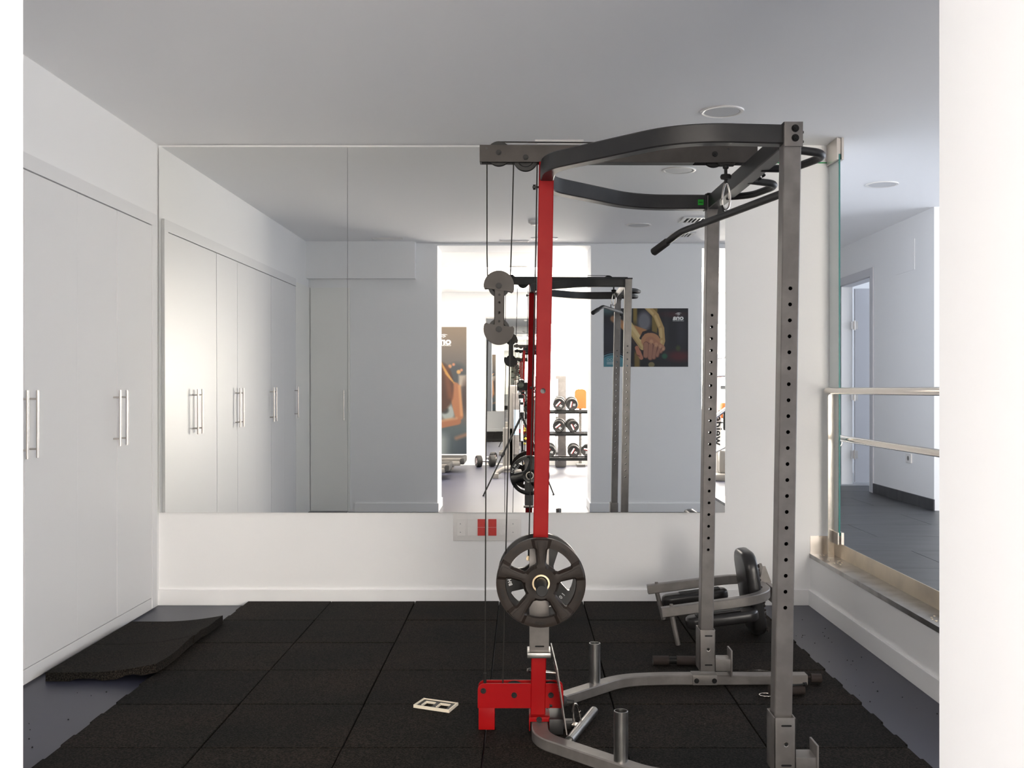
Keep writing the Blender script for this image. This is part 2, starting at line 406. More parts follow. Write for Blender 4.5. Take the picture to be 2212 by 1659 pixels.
b = bm_(); box(b, XW-.012, XW, 8.68, 8.80, .665, .745, .003); obj('cover', b, 'whitep', s)
b = bm_(); cyl(b, (XW-.0135, 8.74, .705), (XW-.010, 8.74, .705), .02, 16); obj('socket_face', b, 'grey_m', s)

# ------------------------------------------------------------------ wall mirror: three panes, leaning forward very slightly
Rm = Matrix.Rotation(.0009, 4, 'Z') @ Matrix.Rotation(.0041, 4, 'X'); piv = Vector((0, 6.13, H))
xs = [-2.168, -1.040, .090, 1.217]; names = ['leftmost', 'middle', 'rightmost']
desc = ['frameless wall mirror pane beside the white wardrobe, reflecting its doors',
        'frameless wall mirror pane between the other two, reflecting the bright doorway',
        'frameless wall mirror pane behind the rack uprights, reflecting the poster of a hand']
for i in range(3):
    cx = (xs[i]+xs[i+1])/2; hw = (xs[i+1]-xs[i])/2-.0012; zc = (.555+2.739)/2; hz = (2.739-.555)/2
    mb = bm_(); box(mb, -hw, hw, 0, .005, -hz, hz)
    o = obj('mirror_pane', mb, 'mirror', None, local=True)
    o.rotation_euler = Rm.to_euler(); o.location = piv+Rm.to_3x3() @ Vector((cx, 0, zc-H))
    tag(o, desc[i], 'mirror', 'wall mirror panes')

# ------------------------------------------------------------------ built-in wardrobe on the left
XC = -2.160
wd = thing('wardrobe', 'white built-in wardrobe with tall flat doors filling the left wall', 'wardrobe', (XC, 4.2, 0))
b = bm_(); box(b, XL+.001, XC+.004, 2.42, 6.06, 2.252, 2.322, .0015); obj('header', b, 'cabinet', wd)
b = bm_(); box(b, XL+.001, XC+.004, 5.99, 6.06, .012, 2.252, .0015); obj('side_stile', b, 'cabinet', wd)
b = bm_(); box(b, XL+.001, XC-.001, 2.42, 5.988, .010, .072, .001); obj('plinth', b, 'cabinet', wd)
b = bm_(); box(b, XL+.001, XC-.012, 2.42, 5.99, .010, 2.252); obj('carcass', b, 'grout', wd)
edges = [2.42, 2.90, 3.39, 3.92, 4.455, 4.985, 5.475, 5.988]
handle_side = [1, -1, 1, -1, 1, -1, 1]     # toward which edge the handle sits (+1 = far)
seams = {3.39: None, 4.455: None, 5.475: None, 2.90: None}
for i in range(7):
    y0, y1 = edges[i], edges[i+1]; off = [0, .0005, -.0006, .0004, 0, -.0012, .0004][i]
    b = bm_(); box(b, XC-.018+off, XC+off, y0+.002, y1-.002, .076, 2.247, .0008); dr = obj('door', b, 'cabinet', wd)
    # doors pair up around 5.475, 4.455, 3.39
    if i in (6, 4, 2): yh = y0+.047
    elif i in (5, 3, 1): yh = y1-.047
    else: yh = y1-.047 if False else y0+.05
    hb = bm_(); xb = XC+.035
    cyl(hb, (xb, yh, .992), (xb, yh, 1.288), .0062, 12)
    for z in (1.03, 1.25): cyl(hb, (XC+off-.001, yh, z), (xb, yh, z), .0048, 10)
    obj('handle', hb, 'steel_b', dr, 40)
# closet door in the front wall, seen in the mirror
dc = thing('closet_door', 'white flush closet door with one bar handle beside the wardrobe end', 'door', (-1.95, YF, 0))
b = bm_(); box(b, -2.15, -1.747, YF+.001, YF+.020, .01, 2.294, .002); lf = obj('door_leaf', b, 'closet', dc)
b = bm_(); box(b, XL+.001, XL+.016, YF+.022, 2.418, .01, 2.294, .001); obj('side_panel', b, 'closet', dc)
b = bm_(); cyl(b, (-1.805, YF+.055, .94), (-1.805, YF+.055, 1.245), .0062, 12)
for z in (.97, 1.215): cyl(b, (-1.805, YF+.02, z), (-1.805, YF+.055, z), .0048, 10)
obj('handle', b, 'steel_b', lf, 40)

# ------------------------------------------------------------------ rubber matting: 6 x 8 interlocking tiles
TH = .030
mt = thing('rubber_matting', 'large area of black speckled rubber tiles under the power rack', 'matting', (-.134, 4.0, 0))
def tile_bm(w=.5, tabs=''):
    t = bm_(); e = .0018
    box(t, .0028, w-.0028, e, .5-e, 0.001, TH, .003)
    for q in (.09, .34):
        if 'R' in tabs: box(t, w-e, w+.022, q-.02, q+.09, .001, .016, .002)
        if 'L' in tabs: box(t, -.022, e, q-.02, q+.09, .001, .016, .002)
    return t
protos = {}
for k in ('', 'L', 'R'):
    t = tile_bm(tabs=k); me = bpy.data.meshes.new('tile'+k); bmesh.ops.recalc_face_normals(t, faces=t.faces); t.to_mesh(me); t.free(); me.materials.append(M['tile']); protos[k] = me
for j in range(8):
    for i in range(6):
        o = bpy.data.objects.new('tile', protos['L' if i == 0 else 'R' if i == 5 else '']); C.objects.link(o); o.parent = mt
        o.location = Vector((-1.634+.5*i+random.uniform(-.001, .001), 6.114-.5*(j+1)+random.uniform(-.0015, .0015), random.uniform(-.0014, -.0002)))-mt.location
        o.rotation_euler = (random.uniform(-.0015, .0015), 0, random.uniform(-.0015, .0015))
# loose pair curling up onto the matting
lm = thing('loose_rubber_mat', 'loose pair of rubber tiles curling onto the matting beside the wardrobe', 'mat', (-1.85, 5.0, 0))
for (ya, yb) in ((4.53, 5.03), (5.03, 5.53)):
    t = bm_(); nx, ny = 14, 4
    def curl(u, y):
        x = -2.105+.495*u; lift = max(0, (u-.35)/.65)**1.8*(.040 if y < 5.2 else .034)+.004*math.sin(y*9)*u
        return x, lift
    top = [[None]*(ny+1) for _ in range(nx+1)]; bot = [[None]*(ny+1) for _ in range(nx+1)]
    for i in range(nx+1):
        for j in range(ny+1):
            u = i/nx; y = ya+.002+(yb-ya-.004)*j/ny; x, l = curl(u, y)
            jag = random.uniform(-.006, .006) if i == nx else 0
            notch = (i in (4, 5, 6, 10, 11) and j == 0 and ya < 5)
            top[i][j] = t.verts.new((x+jag, y, .041+l)); bot[i][j] = t.verts.new((x+jag*.5, y, .001+l+(.012 if notch else 0)))
    for i in range(nx):
        for j in range(ny):
            t.faces.new((top[i][j], top[i+1][j], top[i+1][j+1], top[i][j+1])); t.faces.new((bot[i][j], bot[i][j+1], bot[i+1][j+1], bot[i+1][j]))
    for i in range(nx):
        t.faces.new((top[i][0], bot[i][0], bot[i+1][0], top[i+1][0])); t.faces.new((top[i][ny], top[i+1][ny], bot[i+1][ny], bot[i][ny]))
    for j in range(ny):
        t.faces.new((top[0][j], top[0][j+1], bot[0][j+1], bot[0][j])); t.faces.new((top[nx][j], bot[nx][j], bot[nx][j+1], top[nx][j+1]))
    obj('tile', t, 'tile', lm, 30)

# crumbs on the blue floor
b = bm_()
for i in range(46):
    if i < 32: x = random.uniform(1.42, 1.68); y = random.uniform(3.6, 6.0)
    else: x = random.uniform(-2.1, -1.7); y = random.uniform(3.6, 4.4)
    s = random.uniform(.0015, .0035); bmesh.ops.create_icosphere(b, subdivisions=1, radius=s, matrix=Matrix.Translation((x, y, s*.5)))
o = tag(obj('rubber_crumbs', b, 'black'), 'tiny black rubber crumbs scattered on the blue floor strips', 'crumbs'); o['kind'] = 'stuff'

# ------------------------------------------------------------------ ceiling fittings
def downlight(x, y, label):
    t = thing('ceiling_light', label, 'ceiling light', (x, y, ZC-.008), 'round recessed ceiling lights')
    b = bm_(); lathe(b, [(.093, .008), (.093, .003), (.100, .0), (.112, .002), (.114, .008)], (x, y, ZC-.008), (0, 0, 1), 40); obj('rim', b, 'whitep', t, 40)
    b = bm_(); lathe(b, [(0, .003), (.09, .003), (.0925, .0075)], (x, y, ZC-.008), (0, 0, 1), 40); obj('diffuser', b, 'diffuser', t, 40)
downlight(1.053, 5.388, 'unlit round ceiling light directly above the pull-up arch')
downlight(1.063, 2.975, 'unlit round ceiling light nearer the doorway, seen only in the mirror')
downlight(2.568, 7.31, 'unlit round ceiling light over the corridor')
def slot(x0, x1, y0, y1, label):
    t = thing('slot_diffuser', label, 'air vent', ((x0+x1)/2, (y0+y1)/2, ZC-.006), 'white linear slot diffusers')
    b = bm_(); w = .012
    box(b, x0, x1, y0, y0+w, ZC-.008, ZC-.0005); box(b, x0, x1, y1-w, y1, ZC-.008, ZC-.0005); box(b, x0, x0+w, y0+w, y1-w, ZC-.008, ZC-.0005); box(b, x1-w, x1, y0+w, y1-w, ZC-.008, ZC-.0005)
    obj('frame', b, 'whitep', t)
    for q in (.4, .6):
        b = bm_(); y = y0+(y1-y0)*q; box(b, x0+w, x1-w, y-.004, y+.004, ZC-.006, ZC-.0005); obj('blade', b, 'whitep', t)
slot(.078, .362, 6.00, 6.09, 'white slot air vent above the mirror, behind the lat beam')
slot(-1.475, -1.167, 2.06, 2.15, 'white slot air vent by the bulkhead, seen in the mirror')
slot(-.21, .08, 1.87, 1.96, 'white slot air vent just above the doorway, seen in the mirror')
slot(.10, .36, 2.06, 2.15, 'white slot air vent right of the doorway one, seen in the mirror')
def grille(x0, x1, y0, y1, label):
    t = thing('ceiling_grille', label, 'air vent', ((x0+x1)/2, (y0+y1)/2, ZC-.006), 'slatted ceiling grilles')
    b = bm_(); w = .03
    box(b, x0, x1, y0, y0+w, ZC-.010, ZC-.0005); box(b, x0, x1, y1-w, y1, ZC-.010, ZC-.0005); box(b, x0, x0+w, y0+w, y1-w, ZC-.010, ZC-.0005); box(b, x1-w, x1, y0+w, y1-w, ZC-.010, ZC-.0005)
    obj('frame', b, 'whitep', t)
    b = bm_(); box(b, x0+w, x1-w, y0+w, y1-w, ZC-.002, ZC-.0005); obj('duct_opening', b, 'dark', t)
    n = 6
    for i in range(1, n):
        x = x0+w+(x1-x0-2*w)*i/n; b = bm_(); box(b, x-.006, x+.006, y0+w, y1-w, ZC-.009, ZC-.003); obj('slat', b, 'whitep', t)
grille(1.40, 1.66, 3.13, 3.43, 'slatted ceiling grille farther from the front wall, seen in the mirror')
grille(1.44, 1.66, 2.23, 2.53, 'slatted ceiling grille nearer the front wall, seen in the mirror')
# camera-dome on the ceiling (mirror, just left of the red post)
t = thing('smoke_detector', 'small white smoke detector on the ceiling, seen in mirror beside red post', 'detector', (.115, 3.2, ZC-.04))
b = bm_(); lathe(b, [(0, 0), (.028, .002), (.035, .012), (.05, .02), (.052, .04)], (.115, 3.2, ZC-.04), (0, 0, 1), 24); obj('housing', b, 'whitep', t, 40)

# ------------------------------------------------------------------ switch and socket panel on the back wall
sx0, sx1 = (979-1127)*YB/2215, (1126-1127)*YB/2215
Z = lambda y, Y=YB: H-(y-841)*Y/2215
X = lambda x, Y=YB: (x-1127)*Y/2215
sp = thing('socket_panel', 'long white wall panel of switches and sockets, two of them red, under the mirror', 'socket panel', ((sx0+sx1)/2, YB, Z(1167.5)))
yf = YB-.010
b = bm_(); box(b, sx0, sx1, yf, YB-.0005, Z(1167.5), Z(1109.5), .003); obj('frame', b, 'whitep', sp, 30)
mods = [(263, 357, 's'), (385, 485, 'r'), (508, 607, 'R'), (635, 733, 'R'), (762, 840+15, 'W'), (890, 985, 's')]
for a, c_, kind in mods:
    xa, xb = X(940+a/5.53), X(940+c_/5.53); za, zb = Z(1090+368/5.53), Z(1090+170/5.53); zm = (za+zb)/2
    for zz0, zz1 in ((za, zm-.0006), (zm+.0006, zb)):
        m_ = {'s': 'whitep', 'r': 'whitep', 'R': 'redp', 'W': 'whitep'}[kind]
        b = bm_(); box(b, xa, xb, yf-.003, yf+.002, zz0, zz1, .0008)
        md = obj({'s': 'switch', 'r': 'blank_cover', 'R': 'socket', 'W': 'socket'}[kind], b, m_, sp, label='red socket' if kind == 'R' else None)
        cx, cz = (xa+xb)/2, (zz0+zz1)/2; rr = (zz1-zz0)*.42
        if kind in 'RW':
            b = bm_(); lathe(b, [(rr, 0), (rr, -.0012), (rr*.86, -.0012), (rr*.80, .001), (0, .001)], (cx, yf-.003, cz), (0, 1, 0), 20); obj('well', b, m_, md, 40)
            b = bm_()
            for dx in (-.4, .4): cyl(b, (cx+dx*rr, yf-.0028, cz), (cx+dx*rr, yf-.0018, cz), rr*.13, 8)
            for dz in (-.72, .72): box(b, cx-.001, cx+.001, yf-.0028, yf-.0018, cz+dz*rr-.002, cz+dz*rr+.002)
            obj('pin_hole', b, 'dark', md)
        elif kind == 's':
            b = bm_(); prism(b, [(cx-.008, cz-.007), (cx+.001, cz-.007), (cx-.004, cz+.002)], yf-.0036, yf-.003); obj('symbol', b, 'grout', md)
        else:
            b = bm_(); box(b, cx-.006, cx+.007, yf-.0036, yf-.003, cz-.008, cz+.004); obj('shutter', b, 'whitep', md)

# stray connector frame on the matting
q = [Vector((-.429, 4.060, 0)), Vector((-.283, 3.993, 0)), Vector((-.253, 4.093, 0)), Vector((-.395, 4.155, 0))]
cf_ = thing('connector_frame', 'small cream and black switch frame lying face down on the matting', 'frame', (-.34, 4.07, TH+.001))
def L2(u, v): return q[0]*(1-u)*(1-v)+q[1]*u*(1-v)+q[2]*u*v+q[3]*(1-u)*v
def qbox(bm, u0, u1, v0, v1, z0, z1): prism(bm, [(L2(u, v).x, L2(u, v).y) for u, v in ((u0, v0), (u1, v0), (u1, v1), (u0, v1))], z0, z1, 'xy')
b = bm_(); zb = TH+.0015
qbox(b, 0, 1, 0, .045, zb, zb+.012); qbox(b, 0, 1, .955, 1, zb, zb+.010); qbox(b, 0, .03, .045, .955, zb, zb+.012); qbox(b, .97, 1, .045, .955, zb, zb+.012); obj('rim', b, 'cream', cf_)
b = bm_()
qbox(b, .03, .97, .045, .22, zb, zb+.006); qbox(b, .03, .97, .74, .955, zb, zb+.006)
for a, c_ in ((.03, .15), (.43, .56), (.85, .97)): qbox(b, a, c_, .22, .74, zb, zb+.006)
obj('back_plate', b, 'black', cf_)
b = bm_()
for a, c_ in ((.15, .43), (.56, .85)): qbox(b, a, c_, .68, .74, zb+.001, zb+.009); qbox(b, a, a+.03, .25, .68, zb+.001, zb+.009)
obj('opening_lip', b, 'cream', cf_)
# ------------------------------------------------------------------ power rack with pulley tower
YM = 3.82
rk = thing('power_rack', 'grey power rack with red pulley post standing on the rubber matting', 'power rack', (.45, YM, TH))
def part(name, b, m='frame', smooth=35, par=None, label=None): return obj(name, b, m, par or rk, smooth, label)
BZ = .051                                       # base tube centre height
# base tubes
b = bm_(); rtube(b, [(.066, 3.800, BZ), (.066, 3.63, BZ), (.17, 3.525, BZ), (.42, 3.272, BZ), (.60, 3.240, BZ), (1.22, 3.240, BZ)], .060, .042, [0, .08, .1, .14, .1, 0]); part('base_tube', b)
b = bm_(); rtube(b, [(.066, 3.840, BZ), (.066, 4.01, BZ), (.17, 4.115, BZ), (.42, 4.372, BZ), (.60, 4.402, BZ), (1.22, 4.402, BZ)], .060, .042, [0, .08, .1, .14, .1, 0]); part('base_tube', b)
b = bm_(); box(b, .100, .152, 3.74, 3.90, TH+.001, .088, .003); box(b, .152, .20, 3.80, 3.84, TH+.001, .060, .002); part('base_bracket', b, 'frame_d')
for ye in (3.240, 4.402):
    b = bm_(); cyl(b, (1.221, ye, .056), (1.262, ye, .054), .006, 8); cyl(b, (1.240, ye, .053), (1.285, ye, .051), .0195, 16); part('foam_grip', b, 'foam')
# plate storage pegs on the base: hollow tubes
for (px, py) in ((.326, 3.370), (.304, 4.270)):
    b = bm_(); ri, ro = .0205, .0238; z0, z1 = .072, .236
    lathe(b, [(ro, z0), (ro, z1-.001), (ro-.001, z1), (ri, z1), (ri, z0+.01), (0, z0+.01)], (px, py, 0), (0, 0, 1), 28); part('storage_peg', b, 'galv')
# uprights with sleeves
HOL = [.608+.05*i for i in range(21)]
for cx, yf_, nm in ((.817, 3.21, 'n'), (.787, 4.37, 'f')):
    b = bm_(); holed_tube(b, cx, .0275, yf_, yf_+.061, .10, 2.127, HOL, .0062); lean(b); up = part('upright', b, smooth=None)
    b = bm_(); holed_tube(b, cx, .0240, yf_+.0034, yf_+.0576, .11, 2.117, HOL, .0072, t=.001); lean(b); obj('shade_lining', b, 'dark', up)  # black skin added inside the tube, its colour stands in for shade
    b = bm_(); box(b, cx-.030, cx+.030, yf_-.003, yf_+.064, 2.120, 2.1295, .002); lean(b); obj('end_cap', b, 'black', up)
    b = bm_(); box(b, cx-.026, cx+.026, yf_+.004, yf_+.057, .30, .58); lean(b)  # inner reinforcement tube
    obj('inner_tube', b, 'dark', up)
    # sleeve
    b = bm_(); s = .0335; y0, y1 = yf_-.030, yf_+.070
    for xa, xb in ((cx-s, cx-s+.004), (cx+s-.004, cx+s)): box(b, xa, xb, y0, y1, .098, .272, .001)
    box(b, cx-s, cx+s, y1-.004, y1, .098, .272, .001)
    box(b, cx-s, cx+s, y0, y0+.004, .098, .272, .001); sv = part('sleeve', b)
    b = bm_()
    for zc in (.248, .125):
        prism(b, [(cx+.004+dx, zc+dz) for dx, dz in ((-.014, -.003), (.014, -.003), (.017, 0), (.014, .003), (-.014, .003), (-.017, 0))], y0-.0006, y0+.001)
    cyl(b, (cx+.003, y0-.0006, .190), (cx+.003, y0+.001, .190), .0055, 14); obj('slot', b, 'dark', sv)
    b = bm_(); lathe(b, [(.0055, 0), (.0075, -.0005), (.0078, .001)], (cx+.003, y0-.0008, .190), (0, 1, 0), 16); obj('eyelet', b, 'steel_b', sv)
    # clamp on the base tube
    yb = 3.240 if nm == 'n' else 4.402
    b = bm_(); box(b, cx-.058, cx+.046, yb-.034, yb+.034, .031, .0745, .002); part('clamp', b)
    for dx in (-.042, .034): b = bm_(); bolt(b, (cx+dx, yb-.034, .050), (0, -1, 0), .0085, .007); part('bolt', b, 'black', 20)
    # J-shaped rest at the foot
    b = bm_(); box(b, cx+s, cx+.102, yf_-.020, yf_+.055, .096, .146, .002)
    box(b, cx+.100, cx+.107, yf_-.024, yf_+.060, .070, .184, .0015); part('bar_rest', b)
# top tubes
TZ = 2.093
b = bm_(); rtube(b, [(.822, 3.241, TZ), (.505, 3.212, TZ), (.098, 3.624, TZ), (.093, 3.792, TZ)], .050, .061, [0, .15, .11, 0]); part('top_tube', b, 'frame_d')
b = bm_(); rtube(b, [(.790, 4.402, TZ), (.480, 4.396, TZ), (.098, 4.012, TZ), (.093, 3.848, TZ)], .050, .061, [0, .15, .11, 0]); tt = part('top_tube', b, 'frame_d')
b = bm_(); box(b, .752, .776, 4.3755, 4.376, 2.078, 2.102); obj('sticker', b, 'green', tt)
b = bm_()
for k in range(4): box(b, .756+.0042*k, .7585+.0042*k, 4.3750, 4.3755, 2.088, 2.092)
obj('sticker_print', b, 'black', tt)
# crossbar between the uprights
b = bm_(); sweep(b, [Vector((.852, 3.271, 2.091)), Vector((.821, 4.371, 2.091))], rprof(.052, .060, .003), up=(0, 0, 1)); cb = part('crossbar', b, 'frame_d')
# near upright corner gusset with two bolts
b = bm_(); box(b, .8215, .8795, 3.205, 3.2105, 2.052, 2.129, .001); box(b, .8775, .8810, 3.2105, 3.275, 2.052, 2.125, .001); part('corner_plate', b)
for z in (2.108, 2.078): b = bm_(); bolt(b, (.855, 3.205, z), (0, -1, 0), .0095, .009); part('bolt', b, 'black', 20)
for z in (2.105, 2.075): b = bm_(); bolt(b, (.881, 3.243, z), (1, 0, 0), .0085, .006); part('bolt', b, 'black', 20)
b = bm_(); box(b, .784, .790, 4.372, 4.432, 2.060, 2.127, .001); part('corner_plate', b, 'frame_d')
# pull-up handles outside the crossbar
for pts in ([(.855, 3.32, 2.072), (.985, 3.36, 2.066), (1.000, 3.43, 2.066), (.945, 3.60, 2.066), (.843, 3.61, 2.070)],
            [(.848, 3.83, 2.072), (.955, 3.87, 2.068), (.962, 3.93, 2.066), (.915, 4.09, 2.066), (.828, 4.14, 2.068)]):
    b = bm_(); rod(b, pts, .0135, [0, .04, .04, .05, 0]); part('pull_up_handle', b, 'frame_d', 40)
for y in (3.70, 3.76): b = bm_(); bolt(b, (.868, y, 2.065), (1, 0, 0), .008, .007); part('bolt', b, 'black', 20)

# red centre post
b = bm_(); holed_tube(b, .060, .0275, 3.790, 3.848, .066, 2.134, [1.286], .0098); lean(b, .0158); rp = part('pulley_post', b, 'red', None, label='glossy red post')
b = bm_(); box(b, .029, .100, 3.757, 3.860, .0735, .090, .002); box(b, .027, .031, 3.757, 3.860, .040, .090, .001); box(b, .099, .103, 3.757, 3.860, .040, .090, .001); part('foot_bracket', b, 'red')
for p in ((.064, 3.757, .082),): b = bm_(); bolt(b, p, (0, -1, 0), .0085, .008); part('bolt', b, 'black', 20)
for z in (.060, .120): b = bm_(); bolt(b, (.103, 3.80, z), (1, 0, 0), .008, .010); part('bolt', b, 'black', 20)
b = bm_(); box(b, .064, .0765, 3.826, 3.829, 1.272, 1.300); box(b, .0765, .096, 3.826, 3.829, 1.272, 1.300); obj('hole_plug', b, 'grout', rp)
# red pulley housing
def roundrect(x0, x1, z0, z1, r, corners):
    P = []
    for cx, cz, a0, on in ((x1-r, z1-r, 0, corners[0]), (x0+r, z1-r, 90, corners[1]), (x0+r, z0+r, 180, corners[2]), (x1-r, z0+r, 270, corners[3])):
        if on: P += [(cx+r*math.cos(math.radians(a0+90*k/6)), cz+r*math.sin(math.radians(a0+90*k/6))) for k in range(7)]
        else:
            sx = 1 if a0 in (0, 270) else -1; sz = 1 if a0 in (0, 90) else -1
            P.append((cx+r*sx, cz+r*sz))
    return P
for y in (3.795, 3.840):
    b = bm_(); prism(b, roundrect(-.163, .154, .112, .203, .024, (1, 1, 0, 0)), y, y+.0045); part('housing_plate', b, 'red', 30)
b = bm_(); box(b, -.160, -.100, 3.797, 3.850, TH+.001, .1125, .002); part('housing_foot', b, 'red')
for bx, bz in ((-.142, .176), (-.028, .160), (.108, .160)):
    b = bm_(); bolt(b, (bx, 3.795, bz), (0, -1, 0), .0085, .008); part('bolt', b, 'black', 20)
def pulley(px, py, pz, r=.045, w=.020, par=None):
    b = bm_(); h = w/2
    lathe(b, [(0, -h*.7), (.012, -h*.7), (.013, -h*.45), (r*.62, -h*.45), (r*.70, -h), (r, -h), (r*.90, 0), (r, h), (r*.70, h), (r*.62, h*.45), (.013, h*.45), (.012, h*.7), (0, h*.7)], (px, py, pz), (0, 1, 0), 36)
    return part('pulley', b, 'black', 40, par)
YP = 3.822
pulley(-.028, YP, .160, .043); pulley(.108, YP, .160, .041)
# lat beam: two long plates with the top pulleys between them
def beam(b):
    return lean(b, 0)
k_sl = -.0035
def bz(b):
    for v in b.verts: v.co.z += (v.co.x-.09)*k_sl
    return b
for y in (3.797, 3.845):
    b = bm_(); box(b, -.156, .874, y, y+.004, 2.134, 2.197, .0015); bz(b); part('lat_beam_plate', b, 'frame_m' if y < 3.82 else 'frame_d')
for xa, xb in ((-.156, -.150), (.066, .117), (.20, .64), (.80, .874)):
    b = bm_(); box(b, xa, xb, 3.801, 3.845, 2.1345, 2.1965); bz(b); part('beam_spacer', b, 'frame_d')
pulley(-.085, YP, 2.169, .0455); pulley(.0146, YP, 2.150, .0455); pulley(.716, YP, 2.163, .044)
for bx, bzv in ((-.085, 2.169), (.0146, 2.151), (.716, 2.163)):
    b = bm_(); bolt(b, (bx, 3.797, bzv), (0, -1, 0), .0085, .008); part('bolt', b, 'black', 20)
for bx, bzv in ((-.130, 2.185), (.765, 2.181)):
    b = bm_(); cyl(b, (bx, 3.797, bzv), (bx, 3.7960, bzv), .0045, 12); part('rivet', b, 'frame_d', 40)
b = bm_(); cyl(b, (.066, 3.82, 2.045), (.040, 3.82, 2.045), .004, 10); cyl(b, (.052, 3.82, 2.045), (.042, 3.82, 2.045), .010, 12); part('stop_bolt', b, 'black', 30)
# hanging pulley block
def moon(cx, cz, sgn, y, par):
    R = .057; P = []
    for k in range(25):
        a = math.radians(-12+204*k/24); P.append((R*math.cos(a), R*math.sin(a)))
    P.append((-.050, -.0175)); P.append((-.040, -.0150)); P.append((.040, -.0150)); P.append((.050, -.0175))
    P = [(px, pz*sgn) for px, pz in P]; ca, sa = math.cos(-.14), math.sin(-.14)
    P = [(cx+px*ca-pz*sa, cz+px*sa+pz*ca) for px, pz in P]
    if sgn < 0: P.reverse()
    b = bm_(); prism(b, P, y, y+.0035); return part('cover_plate', b, 'frame_m', 30, par)
zt, zb_ = 1.676, 1.515; bx = -.085
b = bm_(); prism(b, [(bx-.0185, zb_-.02), (bx+.0185, zb_-.02), (bx+.0195, zt+.02), (bx-.0175, zt+.02)], 3.8335, 3.8365); blk = part('pulley_block_link', b, 'frame_m')
# front link has open holes
b = bm_()
holed_tube(b, 0, .0190, -.0015, .0015, -.012, .172, [.030, .062, .100, .128], .0045, t=.0015); 
xf(b, Matrix.Translation((bx+.001, 3.8075, zb_)) @ Matrix.Rotation(.006, 4, 'Y')); part('pulley_block_link', b, 'frame_m', None)
for z, s in ((zt, 1), (zb_, -1)):
    pulley(bx, YP, z, .0405, .018)
    moon(bx, z, s, 3.8025, rk); moon(bx, z, s, 3.8385, rk)
    b = bm_(); bolt(b, (bx, 3.8025, z), (0, -1, 0), .0095, .008); part('bolt', b, 'black', 20)
# cables
R_ = .0025
def cable(pts, fil=.0, r=R_):
    b = bm_(); rod(b, pts, r, fil, 10); part('cable', b, 'cable', 60)
cable([(-.1295, YP, 2.165), (-.1295, YP, 1.80), (-.1265, YP, 1.676)])
cable([(-.030, YP, 2.150), (-.036, YP, 1.90), (-.0435, YP, 1.676)])
arc = [(-.085+.045*math.cos(a), YP, 2.169+.045*math.sin(a)) for a in np.linspace(PI, PI/2, 9)]
arc2 = [(.716+.045*math.cos(a), YP, 2.163+.045*math.sin(a)) for a in np.linspace(PI/2, -.0, 9)]
cable(arc+arc2+[(.761, YP, 2.115)])
cable([(.058, YP, 2.150), (.052, YP, 1.80), (.027, YP, .72)])
cable([(-.1265, YP, 1.515), (-.1330, YP, 1.10), (-.137, YP, .20)])
cable([(-.0430, YP, 1.515), (-.0520, YP, 1.0), (-.071, YP, .175)])
b = bm_(); cyl(b, (-.137, YP, .185), (-.137, YP, .235), .0055, 12); cyl(b, (.0275, YP, .66), (.0280, YP, .725), .005, 12); part('cable_ferrule', b, 'black', 40)
# weight carriage on the post
b = bm_()
x0, x1, y0, y1, z0, z1 = .0285, .1005, 3.781, 3.866, .3235, .712
for xa, xb in ((x0, x0+.005), (x1-.005, x1)): box(b, xa, xb, y0+.005, y1-.005, z0, z1)
box(b, x0, x1, y0, y0+.005, z0, z1, .001); box(b, x0, x1, y1-.005, y1, z0, z1, .001); cr = part('weight_carriage', b)
b = bm_(); prism(b, [(.066+dx, .344+dz) for dx, dz in ((-.015, -.003), (.015, -.003), (.018, 0), (.015, .003), (-.015, .003), (-.018, 0))], y0-.0006, y0+.001); obj('slot', b, 'dark', cr)
b = bm_(); box(b, .018, .028, 3.812, 3.832, .655, .672, .001); cyl(b, (.024, 3.809, .664), (.024, 3.806, .664), .008, 6); obj('cable_lug', b, 'gold', cr)
pz1, pz2 = .600, .578
b = bm_(); lathe(b, [(.0205, 0), (.0205, .262), (.0185, .268), (0, .268)], (.0690, 3.782, pz1), (0, -1, 0), 28); obj('loading_peg', b, 'black', cr, 40)
b = bm_(); lathe(b, [(.0205, 0), (.0205, .19), (.0185, .195), (0, .195)], (.0690, 3.866, pz2), (0, 1, 0), 28); obj('loading_peg', b, 'black', cr, 40)
# stop collar under the carriage
b = bm_(); box(b, .020, .108, 3.768, 3.872, .303, .322, .003); part('stop_collar', b, 'galv')
b = bm_(); cyl(b, (.020, 3.82, .245), (.135, 3.82, .235), .006, 10); part('pivot_bolt', b, 'steel_b', 40)
b = bm_(); bolt(b, (.034, 3.815, .247), (-1, 0, 0), .009, .009); part('bolt', b, 'black', 20)
# foot plate of the low row station
fp = bm_()
A = [Vector((.1235, 3.60, .307)), Vector((.1115, 3.98, .307)), Vector((.145, 3.98, .078)), Vector((.157, 3.60, .078))]
prism(fp, [(0, 0)]*0 or [(A[0].y, A[0].z), (A[1].y, A[1].z), (A[2].y, A[2].z), (A[3].y, A[3].z)], 0, .004, 'yz')
for v in fp.verts: v.co.x += .1235+(.307-v.co.z)*.146-(v.co.y-3.60)*.03
part('foot_plate', fp, 'frame')
b = bm_()
for i in range(9):
    for j in range(5):
        y = 3.63+i*.04+(j % 2)*.02; z = .29-j*.018
        if y > 3.97: continue
        x = .1235+(.307-z)*.146-(y-3.60)*.03
        c = bmesh.ops.create_cube(b, size=1, matrix=Matrix.Translation((x-.0005, y, z)) @ Matrix.Rotation(.8 if (i+j) % 2 else -.8, 4, 'X') @ Matrix.Diagonal((.002, .018, .003, 1)))
o = part('tread_pattern', b, 'steel_b'); o['kind'] = 'stuff'
